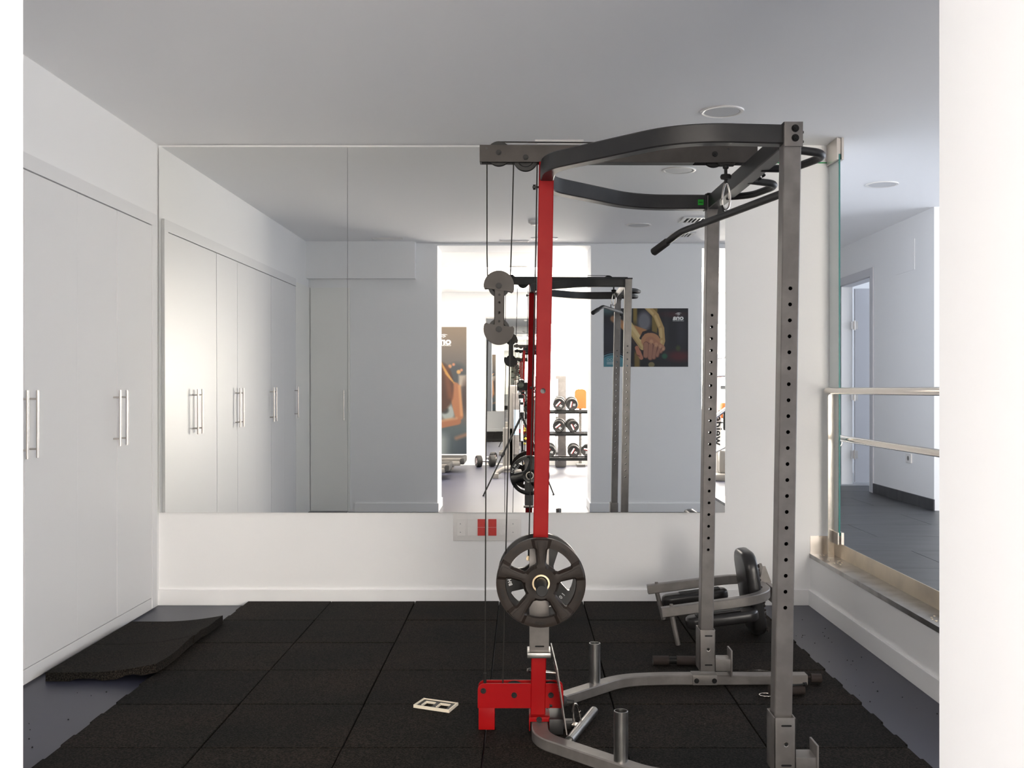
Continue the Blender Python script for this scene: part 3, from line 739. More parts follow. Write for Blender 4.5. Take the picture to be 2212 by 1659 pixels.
# rubber stop at the end of the housing
b = bm_(); lathe(b, [(0, 0), (.020, 0), (.024, .006), (.018, .016), (.010, .018), (.008, .045), (0, .045)], (.150, YP, .128), (1, 0, -.06), 20); part('rubber_stop', b, 'rubber', 40)
b = bm_(); lathe(b, [(0, 0), (.011, 0), (.011, .012), (.006, .016), (.006, .034), (.0095, .036), (.0095, .044), (0, .046)], (.716+.0445, YP, 2.128), (0, 0, -1), 20); cyl(b, (.7605, YP, 2.088), (.7605, YP, 2.060), .006, 10)
lathe(b, [(0, 0), (.018, .004), (.021, .012), (.018, .020), (.009, .022)], (.7605, YP, 2.096), (0, 0, -1), 20); box(b, .728, .792, 3.803, 3.842, 2.126, 2.131); part('rubber_stop', b, 'rubber', 40)

# ------------------------------------------------------------------ carabiners, lat bar, row handle
def carabiner(name, label, c, ax_up, ax_side, L, w, r, metal='steel'):
    up, sd = Vector(ax_up).normalized(), Vector(ax_side).normalized(); c = Vector(c); P = []
    for k in range(28):
        a = 2*PI*k/28; ww = w*(1 - .28*math.sin(a)); P.append(c+up*(L/2*math.sin(a))+sd*(ww/2*math.cos(a)*(1 if abs(math.cos(a)) < .99 else 1)))
    b = bm_(); rod(b, P, r, 0, 8, closed=True)
    cyl(b, c+sd*w*.47-up*L*.08, c+sd*w*.47+up*L*.14, r*1.35, 10)
    return tag(obj(name, b, metal, None, 60), label, 'carabiner')
HX, HY = .762, 3.822
carabiner('carabiner', 'steel carabiner hanging from the top pulley, holding the lat bar', (HX, HY, 2.012), (.02, 0, 1), (.85, .5, 0), .100, .036, .0042)
lb = thing('lat_bar', 'long black angled lat pull-down bar hanging under the pull-up arch', 'lat bar', (.757, 3.80, 1.93))
p0 = Vector((.642, 4.165, 1.930)); p1 = Vector((.865, 3.36, 1.938))
b = bm_(); rod(b, [(.600, 4.235, 1.900), p0, p1, (.872, 3.335, 1.930)], .0135, .06); obj('bar', b, 'frame_d', lb, 40)
for a_, c_ in (((.600, 4.235, 1.900), (.553, 4.310, 1.868)), ((.872, 3.335, 1.930), (.878, 3.300, 1.922))):
    b = bm_(); a_, c_ = Vector(a_), Vector(c_); d_ = (c_-a_); lathe(b, [(.0135, -.004), (.0165, 0), (.0168, d_.length-.004), (.013, d_.length), (0, d_.length)], a_, d_, 20); obj('grip', b, 'rubber', lb, 40)
pc = p0+(p1-p0)*.44; dv = (p1-p0).normalized()
b = bm_(); prism(b, [(-.030, 0), (.030, 0), (.012, .040), (-.012, .040)], -.003, .003); xf(b, Matrix.Translation(pc) @ Matrix.Rotation(math.atan2(dv.y, dv.x), 4, 'Z')); obj('bracket', b, 'frame_d', lb)

carabiner('carabiner', 'steel carabiner on the floor linking the row handle to the red housing', (.203, 3.795, .088), (-.12, -.3, .85), (1, .0, .1), .100, .026, .0042)
rh = thing('row_handle', 'short bare steel tube handle lying on the matting by the red housing', 'handle', (.225, 3.79, TH))
b = bm_(); a_, c_ = Vector((.168, 3.625, TH+.0185)), Vector((.279, 3.965, TH+.0185)); d_ = c_-a_
lathe(b, [(.0145, .03), (.0145, 0), (.0172, 0), (.0172, d_.length), (.0145, d_.length), (.0145, d_.length-.03), (0, d_.length-.03)], a_, d_, 26); lathe(b, [(0, .03), (.0146, .03)], a_, d_, 26); obj('tube', b, 'galv', rh, 40)
b = bm_(); prism(b, [(-.02, 0), (.02, 0), (.010, .035), (-.010, .035)], -.003, .003, 'xy'); xf(b, Matrix.Translation((.210, 3.795, .055)) @ Matrix.Rotation(2.6, 4, 'Z')); obj('lug', b, 'steel_b', rh)

# ------------------------------------------------------------------ weight plates
def weight_plate(name, label, cx, cy, cz, fac, R, nsp, w_in, w_out, r_hub, r_rim, T, m, rot, ring='gold', groove=True):
    """spoked plate: axis along y, its face toward fac*(-y); cy = y of the rear plane"""
    t = thing(name, label, 'weight plate', (cx, cy, cz-R), None)
    sec = 2*PI/nsp; b = bm_()
    rad = [.0252, .034, .045, .056, r_hub-.001, r_hub+.0005, r_hub+.006, r_hub+.014]+list(np.linspace(r_hub+.022, r_rim-.020, 4))+[r_rim-.013, r_rim-.006, r_rim-.0005, r_rim+.001, (r_rim+R)/2, R-.006, R-.002, R]
    i_in = 5; i_out = rad.index(r_rim-.0005)
    def half(r):
        u = min(1, max(0, (r-r_hub)/(R-r_hub))); w = (w_in*(1-u)+w_out*u)/2
        # corner rounding next to hub and rim
        c = .008; g = 0
        if r < r_hub+c: g = c-math.sqrt(max(0, c*c-(c-(r-r_hub))**2)) if r >= r_hub else c
        if r > r_rim-c: g = c-math.sqrt(max(0, c*c-(c-(r_rim-r))**2)) if r <= r_rim else c
        return math.asin(min(.99, (w+g)/max(r, .03)))
    NS, NW = 6, 10
    def height(r, s_sp):      # s_sp: 0 at spoke edge .. 1 centre, None in the gap
        rimh = .66*T; 
        if s_sp is None: h = .45*T if r < r_rim else rimh
        else: h = (.66+.34*min(1, s_sp*2.6))*T
        if r <= .056: h = .86*T+.14*T*(r/.056)
        if r > R-.004: h = min(h, .62*T)
        return h
    F = []; K = []
    for ri, r in enumerate(rad):
        fr = []; bk = []
        rr_ = min(max(r, r_hub), r_rim)
        hf = half(rr_ if i_in <= ri <= i_out else (r_hub if ri < i_in else r_rim))
        hf0 = math.asin(min(.99, (w_in*(1-min(1, max(0, (r-r_hub)/(R-r_hub))))+w_out*min(1, max(0, (r-r_hub)/(R-r_hub))))/2/max(r, .03))) if r > .05 else .3
        hf = hf if i_in <= ri <= i_out else min(hf, sec*.48)
        hf = min(hf, sec*.49)
        for k in range(nsp):
            c0 = rot+k*sec
            for q in range(NS+1):
                a = c0-hf+2*hf*q/NS; s = 1-abs(q-NS/2)/(NS/2)
                h = height(r, s); fr.append(b.verts.new((cx+r*math.cos(a), cy-fac*h, cz+r*math.sin(a)))); bk.append(b.verts.new((cx+r*math.cos(a), cy, cz+r*math.sin(a))))
            for q in range(1, NW):
                a = c0+hf+(sec-2*hf)*q/NW
                h = height(r, None if r > .056 else 1); fr.append(b.verts.new((cx+r*math.cos(a), cy-fac*h, cz+r*math.sin(a)))); bk.append(b.verts.new((cx+r*math.cos(a), cy, cz+r*math.sin(a))))
        F.append(fr); K.append(bk)
    n = len(F[0]); per = NS+NW
    for ri in range(len(rad)-1):
        for j in range(n):
            jj = (j+1) % n; q = j % per; gap = q >= NS and i_in <= ri < i_out
            if gap: continue
            b.faces.new((F[ri][j], F[ri][jj], F[ri+1][jj], F[ri+1][j])); b.faces.new((K[ri][j], K[ri+1][j], K[ri+1][jj], K[ri][jj]))
    for j in range(n):
        jj = (j+1) % n; q = j % per
        b.faces.new((F[0][j], K[0][j], K[0][jj], F[0][jj])); b.faces.new((F[-1][j], F[-1][jj], K[-1][jj], K[-1][j]))
        if q >= NS:
            b.faces.new((F[i_in][j], F[i_in][jj], K[i_in][jj], K[i_in][j])); b.faces.new((F[i_out][j], K[i_out][j], K[i_out][jj], F[i_out][jj]))
    for ri in range(i_in, i_out):
        for k in range(nsp):
            for q in (k*per+NS, (k*per)):
                b.faces.new((F[ri][q], F[ri+1][q], K[ri+1][q], K[ri][q]))
    obj('disc', b, m, t, 32)
    b = bm_(); lathe(b, [(.0252, 0), (.0252, -fac*T*.98), (.0258, -fac*(T*.98+.0015)), (.0315, -fac*(T*.98+.0015)), (.0322, -fac*T*.9)], (cx, cy, cz), (0, 1, 0), 36); obj('centre_ring', b, ring, t, 40)
    return t
R1 = .161
wp = weight_plate('weight_plate', 'brown-black five-spoke 10 kg weight plate facing the viewer on the red post', .0690, 3.700, .598, 1, R1, 5, .034, .050, .066, .127, .036, 'plate', PI/2-.01)
# recessed panel lines on the spokes and cast lettering on the rim
for k in range(5):
    a = PI/2-.01+2*PI*k/5; b = bm_(); ca, sa = math.cos(a), math.sin(a)
    pts = [(.075, -.004), (.150, -.016), (.150, .016), (.075, .004)]
    P = [Vector((.069+r*ca-s*sa, 3.700-.0362, .598+r*sa+s*ca)) for r, s in pts]
    rod(b, P[0:1]+[P[1], P[2], P[3]], .0006, .006, 6); obj('spoke_line', b, 'black', wp)
    a2 = a+PI/5; r = .1425
    mt4 = Matrix.Rotation(-(a2-PI/2), 4, 'Y') @ Matrix.Rotation(PI/2, 4, 'X')
    text('cast_lettering', '10KG', .017, (.069+r*math.cos(a2), 3.700-.0292, .598+r*math.sin(a2)), mt4, 'black', wp, .0004)
wq = weight_plate('weight_plate', 'black three-spoke weight plate with white lettering, behind the five-spoke one', .0690, 3.945, .578, -1, R1, 3, .080, .080, .058, .130, .038, 'plate_b', math.radians(72), ring='steel_b')
def arc_text(s_, size, r, a_mid, y, side, par, step):
    n = len(s_)
    for k, chh in enumerate(s_):
        if chh == ' ': continue
        da = (k-(n-1)/2)*step/r
        a = a_mid-da if side == 'camera' else a_mid+da
        mt4 = Matrix.Rotation(-(a-PI/2), 4, 'Y') @ (Matrix.Rotation(PI/2, 4, 'X') if side == 'camera' else FYM)
        text('rim_letter', chh, size, (.069+r*math.cos(a), y, .578+r*math.sin(a)), mt4, 'white', par, .0006, bold=.0006)
FYM = Matrix.Rotation(PI, 4, 'Z') @ Matrix.Rotation(PI/2, 4, 'X')
for fy, side, rr_ in ((3.9443, 'camera', .117), (3.9722, 'mirror', .143)):
    arc_text('BH FITNESS', .019, rr_, math.radians(168), fy, side, wq, .0135)
    arc_text('10KG', .019, rr_, math.radians(-50), fy, side, wq, .0145)

# ------------------------------------------------------------------ dip attachment lying at the back
da = thing('dip_attachment', 'dip station attachment with black pads lying between the rack and the wall', 'dip attachment', (1.0, 5.3, TH))
b = bm_(); rtube(b, [(.690, 5.06, .192), (1.243, 5.06, .266), (1.243, 5.62, .266), (.690, 5.62, .196)], .045, .048, [0, .20, .18, 0]); obj('arm_frame', b, 'frame', da, 35)
for (x, y, zt_, xb) in ((.742, 5.06, .172, .772), (.742, 5.62, .176, .778)):
    b = bm_(); cyl(b, (x, y, zt_), (xb, y, TH+.001), .0125, 16); cyl(b, (x-.004, y, zt_+.048), (x-.004, y, zt_+.060), .009, 10); obj('handle_post', b, 'frame', da, 40)
def pad(cx, cy, cz, lx, ly, lz, rot, name='pad'):
    b = bm_(); r = bmesh.ops.create_cube(b, size=1)
    for v in b.verts: v.co = Vector((v.co.x*lx, v.co.y*ly, v.co.z*lz))
    mn = min(lx, ly, lz)
    es = list(b.edges)
    # round the outline of the pad first, then its faces
    ax = [lx, ly, lz].index(mn)
    thick = [e for e in b.edges if abs((e.verts[0].co-e.verts[1].co)[ax]) > mn*.5]
    bmesh.ops.bevel(b, geom=thick, offset=min(sorted([lx, ly, lz])[1]*.42, .09), segments=5, profile=.5, affect='EDGES')
    rim = [e for e in b.edges if len(e.link_faces) == 2 and e.calc_face_angle(0) > .9]
    bmesh.ops.bevel(b, geom=rim, offset=mn*.32, segments=3, profile=.5, affect='EDGES')
    xf(b, Matrix.Translation((cx, cy, cz)) @ rot)
    return obj(name, b, 'leather', da, 50)
pad(.990, 5.07, .160, .36, .12, .058, Matrix.Rotation(-.13, 4, 'Y')); pad(.945, 5.60, .158, .36, .12, .058, Matrix.Rotation(-.13, 4, 'Y'))
for cy in (5.07, 5.60):
    b = bm_(); box(b, .86, 1.08, cy-.03, cy+.03, .190, .196); xf(b, Matrix.Translation((.97, cy, .19)) @ Matrix.Rotation(-.13, 4, 'Y') @ Matrix.Translation((-.97, -cy, -.19))); obj('pad_plate', b, 'frame_d', da)
pad(1.180, 5.30, .252, .070, .30, .430, Matrix.Rotation(-.15, 4, 'Y'), 'back_pad')
for yy in (5.345, 5.43):
    b = bm_(); prism(b, [(1.232, .26), (1.295, .26), (1.300, .29), (1.270, .370), (1.258, .370)], yy, yy+.006); obj('hinge_bracket', b, 'frame', da)
b = bm_(); box(b, 1.272, 1.298, 5.20, 5.40, .205, .285, .003); obj('mounting_plate', b, 'frame', da)
b = bm_()
for i in range(24):
    s = random.uniform(.004, .009); z = random.uniform(.06, .42); bmesh.ops.create_icosphere(b, subdivisions=1, radius=s, matrix=Matrix.Translation((1.180+.034-(z-.252)*.15, 5.16+random.uniform(-.004, .02), z)))
o = obj('torn_edge', b, 'foam', da); o['kind'] = 'stuff'
# foam rollers and handle lying on the matting
fr = thing('foam_roller_bar', 'brown foam roller bar lying on the matting behind the far upright', 'roller bar', (.71, 4.69, TH))
b = bm_(); cyl(b, (.60, 4.69, .052), (.672, 4.69, .052), .0215, 20); obj('foam_sleeve', b, 'foam', fr, 40)
b = bm_(); cyl(b, (.668, 4.69, .052), (.712, 4.69, .052), .0165, 20); obj('shaft', b, 'black', fr, 40)
b = bm_(); cyl(b, (.708, 4.69, .052), (.90, 4.68, .052), .0215, 20); obj('foam_sleeve', b, 'foam', fr, 40)
hd = thing('cuff_handle', 'dark foam handle with a wire ring lying behind the near upright', 'handle', (1.08, 4.22, TH))
b = bm_(); cyl(b, (1.02, 4.22, .0525), (1.165, 4.24, .0525), .0215, 20); obj('foam_sleeve', b, 'foam', hd, 40)
b = bm_(); P = [(1.005+.022*math.cos(a)*1.3, 4.215+.022*math.sin(a), TH+.006) for a in np.linspace(0, 2*PI, 20, endpoint=False)]; rod(b, P, .0025, 0, 8, closed=True); obj('wire_ring', b, 'steel', hd, 60)
b = bm_(); cyl(b, (1.10, 4.20, .078), (1.168, 4.222, .078), .004, 8); cyl(b, (1.160, 4.22, .078), (1.172, 4.224, .078), .008, 12); obj('screw', b, 'black', hd, 40)
b = bm_(); prism(b, [(.99, 4.58), (1.08, 4.575), (1.13, 4.56), (1.06, 4.60)], TH+.001, TH+.006, 'xy'); tag(obj('steel_shim', b, 'steel'), 'small bright metal strip on the matting between the two uprights', 'metal strip')

# ------------------------------------------------------------------ railing and narrow glass pane beside the parapet
rl = thing('railing', 'polished steel railing with two rails above the low right wall', 'railing', (1.82, 6.02, .40))
b = bm_(); rod(b, [(1.820, 6.105, 1.283), (1.820, 3.0, 1.283)], .0195, 0, 24)
bmesh.ops.create_uvsphere(b, u_segments=20, v_segments=10, radius=.0195, matrix=Matrix.Translation((1.820, 6.105, 1.283))); obj('top_rail', b, 'steel', rl, 60)
b = bm_(); rod(b, [(1.885, 6.06, 1.003), (1.885, 3.0, 1.003)], .0185, 0, 24)
bmesh.ops.create_uvsphere(b, u_segments=20, v_segments=10, radius=.0185, matrix=Matrix.Translation((1.885, 6.06, 1.003))); obj('lower_rail', b, 'steel', rl, 60)
b = bm_(); P = roundrect(1.802, 1.838, .300, 1.262, .012, (1, 1, 0, 0)); prism(b, P, 6.030, 6.038); obj('post', b, 'steel', rl, 40)
b = bm_(); rod(b, [(1.830, 6.034, .955), (1.880, 6.034, .955), (1.885, 6.034, .99)], .004, .02, 8); obj('rail_hook', b, 'steel', rl, 60)
gp = thing('glass_partition', 'narrow floor-to-ceiling glass pane with green edge beside the railing', 'glass pane', (1.846, 6.05, .44))
b = bm_(); box(b, 1.842, 1.850, 5.965, 6.144, .44, 2.64); obj('pane', b, 'glass', gp)
b = bm_(); box(b, 1.8415, 1.8505, 5.955, 5.965, .44, 2.66); obj('pane_edge', b, 'glass_edge', gp)
b = bm_(); box(b, 1.826, 1.838, 5.945, 6.144, 2.625, 2.752, .002); box(b, 1.854, 1.868, 5.945, 6.144, 2.625, 2.752, .002); box(b, 1.838, 1.854, 5.96, 6.144, 2.66, 2.752); obj('top_clamp', b, 'steel_b', gp)
b = bm_(); box(b, 1.832, 1.8405, 5.945, 6.03, .389, .46, .002); box(b, 1.852, 1.870, 5.945, 6.03, .389, .46, .002); obj('foot_clamp', b, 'steel_b', gp)
b = bm_(); box(b, 1.40, 1.836, YB-.007, YB-.001, 2.645, 2.652); tag(obj('glass_ledge', b, 'glass_green'), 'thin green glass edge across the wall top beside the glass pane', 'glass strip')
# ------------------------------------------------------------------ the gym behind the camera, seen in the mirror
# gym walls: back (y=-4.07) with a second mirror, left and right
YK = -4.07
b = bm_(); box(b, -4.4, -.56, YK-.1, YK, 0, ZC); box(b, .30, 5.6, YK-.1, YK, 0, .30); box(b, .30, 5.6, YK-.1, YK, 2.25, ZC); box(b, -.56, .30, YK-.1, YK, 2.36, ZC); box(b, -.56, .30, YK-.1, YK-.06, 0, 2.36)
box(b, 4.2, 5.6, YK-.1, YK, .3, 2.25); struct('wall_gym_back', b, 'wall_gym')
b = bm_(); box(b, .30, 4.2, YK-.06, YK-.04, .30, 2.25); struct('added_glow_panel', b, 'glow')  # glowing sheet added in the end wall to light the room
b = bm_()
for x in (.30, 1.60, 2.90, 4.16): box(b, x, x+.04, YK-.04, YK+.01, .30, 2.25)
struct('trim_2', b, 'wall_gym')
b = bm_(); box(b, -.55, .29, YK-.055, YK-.045, .04, 2.34); o = obj('tall_mirror', b, 'mirror'); tag(o, 'tall mirror on the gym end wall, seen within the wall mirror', 'mirror')
# posters -----------------------------------------------------------
def paint(name, parent, x0, x1, z0, z1, y, nx, nz, fn):
    """flat print: colour per point of a fine grid, facing +y; u runs with x, v runs down"""
    U, V = np.meshgrid((np.arange(nx)+.5)/nx, (np.arange(nz)+.5)/nz); col = fn(U, V)      # (nz, nx, 3) sRGB 0-255
    xs_ = np.linspace(x0, x1, nx+1); zs_ = np.linspace(z1, z0, nz+1)
    XX, ZZ = np.meshgrid(xs_, zs_); verts = np.stack([XX.ravel(), np.full(XX.size, y), ZZ.ravel()], 1)
    I = np.arange(nz)[:, None]*(nx+1)+np.arange(nx)[None, :]
    faces = np.stack([I, I+1, I+nx+2, I+nx+1], -1).reshape(-1, 4)
    me = bpy.data.meshes.new(name); off = np.array(parent.location); me.from_pydata((verts-off).tolist(), [], faces.tolist())
    lin = np.clip(col/255., 0, 1).reshape(-1, 3)**2.2
    a = me.color_attributes.new('print', 'FLOAT_COLOR', 'CORNER'); d = np.ones((len(lin)*4, 4), np.float32); d[:, :3] = np.repeat(lin, 4, 0)
    a.data.foreach_set('color', d.ravel()); me.materials.append(M['print'])
    o = bpy.data.objects.new(name, me); o.parent = parent; C.objects.link(o); return o
def sm(d, e): return np.clip(.5-d/e, 0, 1)[..., None]
def mix(img, c, m): return img*(1-m)+np.array(c, float)*m
def seg(px, py, ax, ay, bx_, by_, ra, rb=None):
    rb = ra if rb is None else rb; dx, dy = bx_-ax, by_-ay; t = np.clip(((px-ax)*dx+(py-ay)*dy)/(dx*dx+dy*dy), 0, 1)
    return np.hypot(px-ax-t*dx, py-ay-t*dy)-(ra+(rb-ra)*t)
def ell(px, py, cx, cy, rx, ry): return (np.hypot((px-cx)/rx, (py-cy)/ry)-1)*min(rx, ry)
def hand_print(U, V):
    x = 155+U*1900; y = 62+V*1330; im = np.ones(U.shape+(3,))*np.array([41., 41., 44.])
    im = mix(im, (78, 102, 104), sm(ell(x, y, 230, 60, 190, 150), 120))
    im = mix(im, (50, 52, 60), sm(ell(x, y, 260, 700, 200, 400), 260))
    im = mix(im, (132, 112, 62), sm(np.abs(x-860)-45, 30)*sm(y-420, 200)); im = mix(im, (122, 104, 58), sm(np.abs(x-1300)-62, 25)*sm(y-640, 150))
    im = mix(im, (112, 112, 120), sm(ell(x, y, 1065, 360, 150, 220), 90)); im = mix(im, (120, 100, 60), sm(np.abs(x-905)-60, 40)*sm(1050-y, 100))
    im = mix(im, (66, 42, 46), sm(ell(x, y, 1720, 200, 300, 60), 80)); im = mix(im, (84, 42, 46), sm(ell(x, y, 1850, 1150, 260, 120), 120))
    im = mix(im, (60, 58, 62), sm(np.abs(x-1560)-60, 90)*sm(ell(x, y, 1560, 600, 120, 380), 200)*.8); im = mix(im, (58, 56, 64), sm(ell(x, y, 1900, 600, 90, 320), 120)*.8)
    im = mix(im, (50, 90, 72), sm(ell(x, y, 1525, 1150, 62, 60), 40)); im = mix(im, (70, 74, 50), sm(ell(x, y, 1830, 970, 50, 60), 50))
    im = mix(im, (124, 112, 82), sm(ell(x, y, 1228, 1345, 70, 62), 12))
    # far arm and elbow
    im = mix(im, (150, 112, 84), sm(seg(x, y, 370, 300, 640, 470, 70, 90), 40)); im = mix(im, (172, 124, 84), sm(seg(x, y, 640, 470, 1060, 640, 95, 105), 22))
    # wooden ring
    for (a, b_, c_, d_) in ((1130, 30, 1330, 230), (1330, 230, 1450, 520), (1450, 520, 1470, 800), (1470, 800, 1430, 960)):
        im = mix(im, (176, 147, 98), sm(seg(x, y, a, b_, c_, d_, 66), 10)); im = mix(im, (205, 178, 128), sm(seg(x, y, a-12, b_+8, c_-16, d_+8, 26), 30)*.8)
    im = mix(im, (60, 50, 48), sm(seg(x, y, 800, 760, 1000, 1000, 60), 25)*.8)
    im = mix(im, (192, 168, 118), sm(seg(x, y, 700, 420, 1040, 930, 92, 84), 10)); im = mix(im, (214, 192, 142), sm(seg(x, y, 740, 420, 1080, 890, 34), 20)*.8)
    im = mix(im, (150, 124, 84), sm(seg(x, y, 690, 560, 990, 960, 12), 14)*.7)
    # wrist band, hand, fingers
    for (a, b_, c_, d_) in ((990, 740, 1050, 620), (1050, 620, 1170, 580), (1170, 580, 1330, 660), (1330, 660, 1390, 730)): im = mix(im, (48, 44, 48), sm(seg(x, y, a, b_, c_, d_, 32), 10))
    im = mix(im, (178, 130, 98), sm(ell(x, y, 1210, 800, 215, 180), 16)); im = mix(im, (168, 120, 96), sm(seg(x, y, 1200, 820, 1480, 960, 120, 55), 14))
    fing = ((1110, 880, 1105, 1140, 64), (1215, 900, 1205, 1190, 60), (1320, 930, 1285, 1180, 52), (1420, 960, 1360, 1140, 44), (1500, 980, 1440, 1060, 34))
    for (a, b_, c_, d_, r) in fing:
        im = mix(im, (104, 70, 62), sm(seg(x, y, a, b_, c_, d_, r), 10)); im = mix(im, (158, 114, 96), sm(seg(x, y, a-4, b_, c_-6, d_-6, r-12), 16))
    for (a, b_, r) in ((1225, 820, 40), (1335, 890, 40), (1430, 930, 34), (1500, 985, 34)): im = mix(im, (200, 154, 122), sm(ell(x, y, a, b_, r, r*1.2), 30)*.8)
    im = mix(im, (170, 112, 88), sm(seg(x, y, 900, 960, 940, 1080, 46), 12)); im = mix(im, (176, 118, 96), sm(seg(x, y, 940, 1060, 1000, 1190, 52, 44), 12)); im = mix(im, (120, 76, 62), sm(seg(x, y, 900, 1120, 960, 1150, 12), 12))
    # teal disc in the corner
    d = np.hypot(x-360, y-1500); im = mix(im, (84, 92, 108), sm(np.abs(d-450)-3, 6)); im = mix(im, (34, 50, 66), sm(d-425, 6)); im = mix(im, (112, 160, 172), sm(np.abs(d-402)-8, 6)); im = mix(im, (84, 136, 150), sm(d-375, 6))
    return im
PA = (.848, 1.712, 1.487, 2.085)
pa = thing('wall_poster', 'landscape poster of a hand gripping a wooden gym ring, mirrored behind the rack', 'poster', ((PA[0]+PA[1])/2, YF+.003, PA[2]))
b = bm_(); box(b, PA[0], PA[1], YF+.0005, YF+.0025, PA[2], PA[3]); obj('board', b, 'black', pa)
paint('print', pa, PA[0], PA[1], PA[2], PA[3], YF+.003, 240, 168, hand_print)
def PX(x): return PA[0]+(x-155)/1900*(PA[1]-PA[0])
def PZ(y): return PA[3]-(y-62)/1330*(PA[3]-PA[2])
FY = Matrix.Rotation(PI, 4, 'Z') @ Matrix.Rotation(PI/2, 4, 'X')          # text facing +y
def swoosh(parent, cx, cz, s, y, m='white'):
    for (a0, a1, o1, o2) in (((-1.0, -.1), (1.0, .35), .62, .34), ((-.62, -.45), (.55, .10), .40, .14), ((-.30, -.75), (.62, -.18), .26, .04)):
        P = []; N = 14
        for k in range(N+1):
            t = k/N; x = a0[0]+(a1[0]-a0[0])*t; z = a0[1]+(a1[1]-a0[1])*t; w = math.sin(PI*t); P.append((x, z+w*o1*(1-.3*t)))
        for k in range(N, -1, -1):
            t = k/N; x = a0[0]+(a1[0]-a0[0])*t; z = a0[1]+(a1[1]-a0[1])*t; w = math.sin(PI*t); P.append((x, z+w*o2*(1-.3*t)))
        P = P[:-1]; P = P[:N+1]+P[N+2:]
        b = bm_(); prism(b, [(cx+px*s, cz+pz*s*.62) for px, pz in P], y, y+.0006); obj('logo_wave', b, m, parent)
swoosh(pa, PX(1832), PZ(192), .036, YF+.0032)
text('logo_lettering', 'ona', .066, (PX(1830), YF+.0040, PZ(278)), FY, 'white', pa, .0004, bold=.0022, sx=1.12)
text('logo_subtitle', 'CORPORACIÓN', .0145, (PX(1832), YF+.0040, PZ(346)), FY, 'white', pa, .0003, sx=1.1)
for xx in (255, 325):
    b = bm_(); P = [(PX(xx)+.012*math.cos(a), YF+.0036, PZ(1230)+.012*math.sin(a)) for a in np.linspace(0, 2*PI, 20, endpoint=False)]; rod(b, P, .0008, 0, 6, closed=True); obj('round_symbol', b, 'white', pa)
for yy, w in ((1290, 190), (1325, 170)):
    b = bm_(); n = 9
    for k in range(n): xx = 225+w*k/n; box(b, PX(xx), PX(xx+w/n*.7), YF+.0033, YF+.0037, PZ(yy+6), PZ(yy-6))
    obj('small_print', b, 'white', pa)
def woman_print(U, V):
    return 255*np.clip(woman_print0(U, V)/255, 0, 1)**1.1*.62
def woman_print0(U, V):
    # painted in the photograph's own pixels, x 880..1007, y 708..982
    x = 880+U*127; y = 708+V*274; t = np.clip((y-708)/90, 0, 1)[..., None]
    im = np.array([186., 164, 140])*(1-t)+np.array([122., 118, 116])*t
    t2 = np.clip((y-905)/22, 0, 1)[..., None]; im = im*(1-t2)+np.array([104., 118, 122])*t2
    t3 = (np.clip((x-955)/50, 0, 1)*np.clip((y-930)/20, 0, 1))[..., None]; im = im*(1-t3)+np.array([78., 92, 104])*t3
    t4 = (np.clip((975-x)/30, 0, 1)*np.clip((y-930)/20, 0, 1))[..., None]; im = im*(1-t4)+np.array([214., 222, 220])*t4
    im = mix(im, (74, 86, 94), sm(ell(x, y, 985, 808, 22, 22), 12)*.7)
    for a, b_, r, c_ in ((971, 793, 4, (236, 170, 120)), (979, 789, 3, (236, 160, 120)), (990, 805, 4.5, (244, 190, 120)), (996, 801, 3, (236, 165, 130))): im = mix(im, c_, sm(ell(x, y, a, b_, r, r), 3))
    im = mix(im, (232, 214, 196), sm(np.maximum(np.abs(x-998)-8, np.abs(y-824)-12), 5)*.8)
    im = mix(im, (84, 66, 62), sm(ell(x, y, 1004, 858, 8, 34), 6)*.7)
    im = mix(im, (190, 200, 196), sm(ell(x, y, 967, 893, 14, 18), 6)); im = mix(im, (70, 76, 78), sm(ell(x, y, 960, 888, 8, 7), 5))
    # arm, hair
    im = mix(im, (200, 138, 98), sm(seg(x, y, 980, 840, 991, 900, 13, 9), 3)); im = mix(im, (236, 178, 126), sm(seg(x, y, 992, 836, 996, 898, 3), 4)*.8)
    im = mix(im, (196, 134, 98), sm(seg(x, y, 988, 912, 930, 922, 7, 9), 3)); im = mix(im, (226, 176, 136), sm(seg(x, y, 985, 905, 930, 914, 3), 4)*.7)
    im = mix(im, (96, 58, 38), sm(ell(x, y, 952, 838, 27, 52), 5)); im = mix(im, (150, 92, 56), sm(seg(x, y, 962, 800, 972, 858, 6), 8)*.7)
    for k in range(5): im = mix(im, (232, 176, 96), sm(seg(x, y, 950+k*3, 780+k*7, 966+k*3.4, 812+k*4, 1.6), 3)*.75)
    im = mix(im, (140, 90, 60), sm(ell(x, y, 925, 850, 22, 40), 10)); im = mix(im, (206, 150, 110), sm(ell(x, y, 915, 858, 14, 26), 6))
    im = mix(im, (224, 160, 120), sm(seg(x, y, 985, 948, 1007, 940, 4), 6)*.6)
    return im
V2 = 16.35
def GX(x, V=V2): return (x-1123.5)*V/2215
def GZ(y, V=V2): return H+(831.2-y)*V/2215
pb = thing('wall_poster', 'tall gym poster of a woman doing a plank, in bright mirrored doorway', 'poster', (GX(943), YK+.004, GZ(982)))
b = bm_(); box(b, GX(880), GX(1007), YK+.001, YK+.003, GZ(982), GZ(708)); obj('board', b, 'black', pb)
paint('print', pb, GX(880), GX(1007), GZ(982), GZ(708), YK+.0035, 130, 280, woman_print)
swoosh(pb, GX(957.5), GZ(727.5), .070, YK+.004)
text('logo_lettering', 'ona', .150, (GX(957), YK+.005, GZ(739.5)), FY, 'white', pb, .0004, bold=.005, sx=1.12)
text('logo_subtitle', 'CORPORACIÓN', .030, (GX(957), YK+.005, GZ(747.8)), FY, 'white', pb, .0003, sx=1.1)

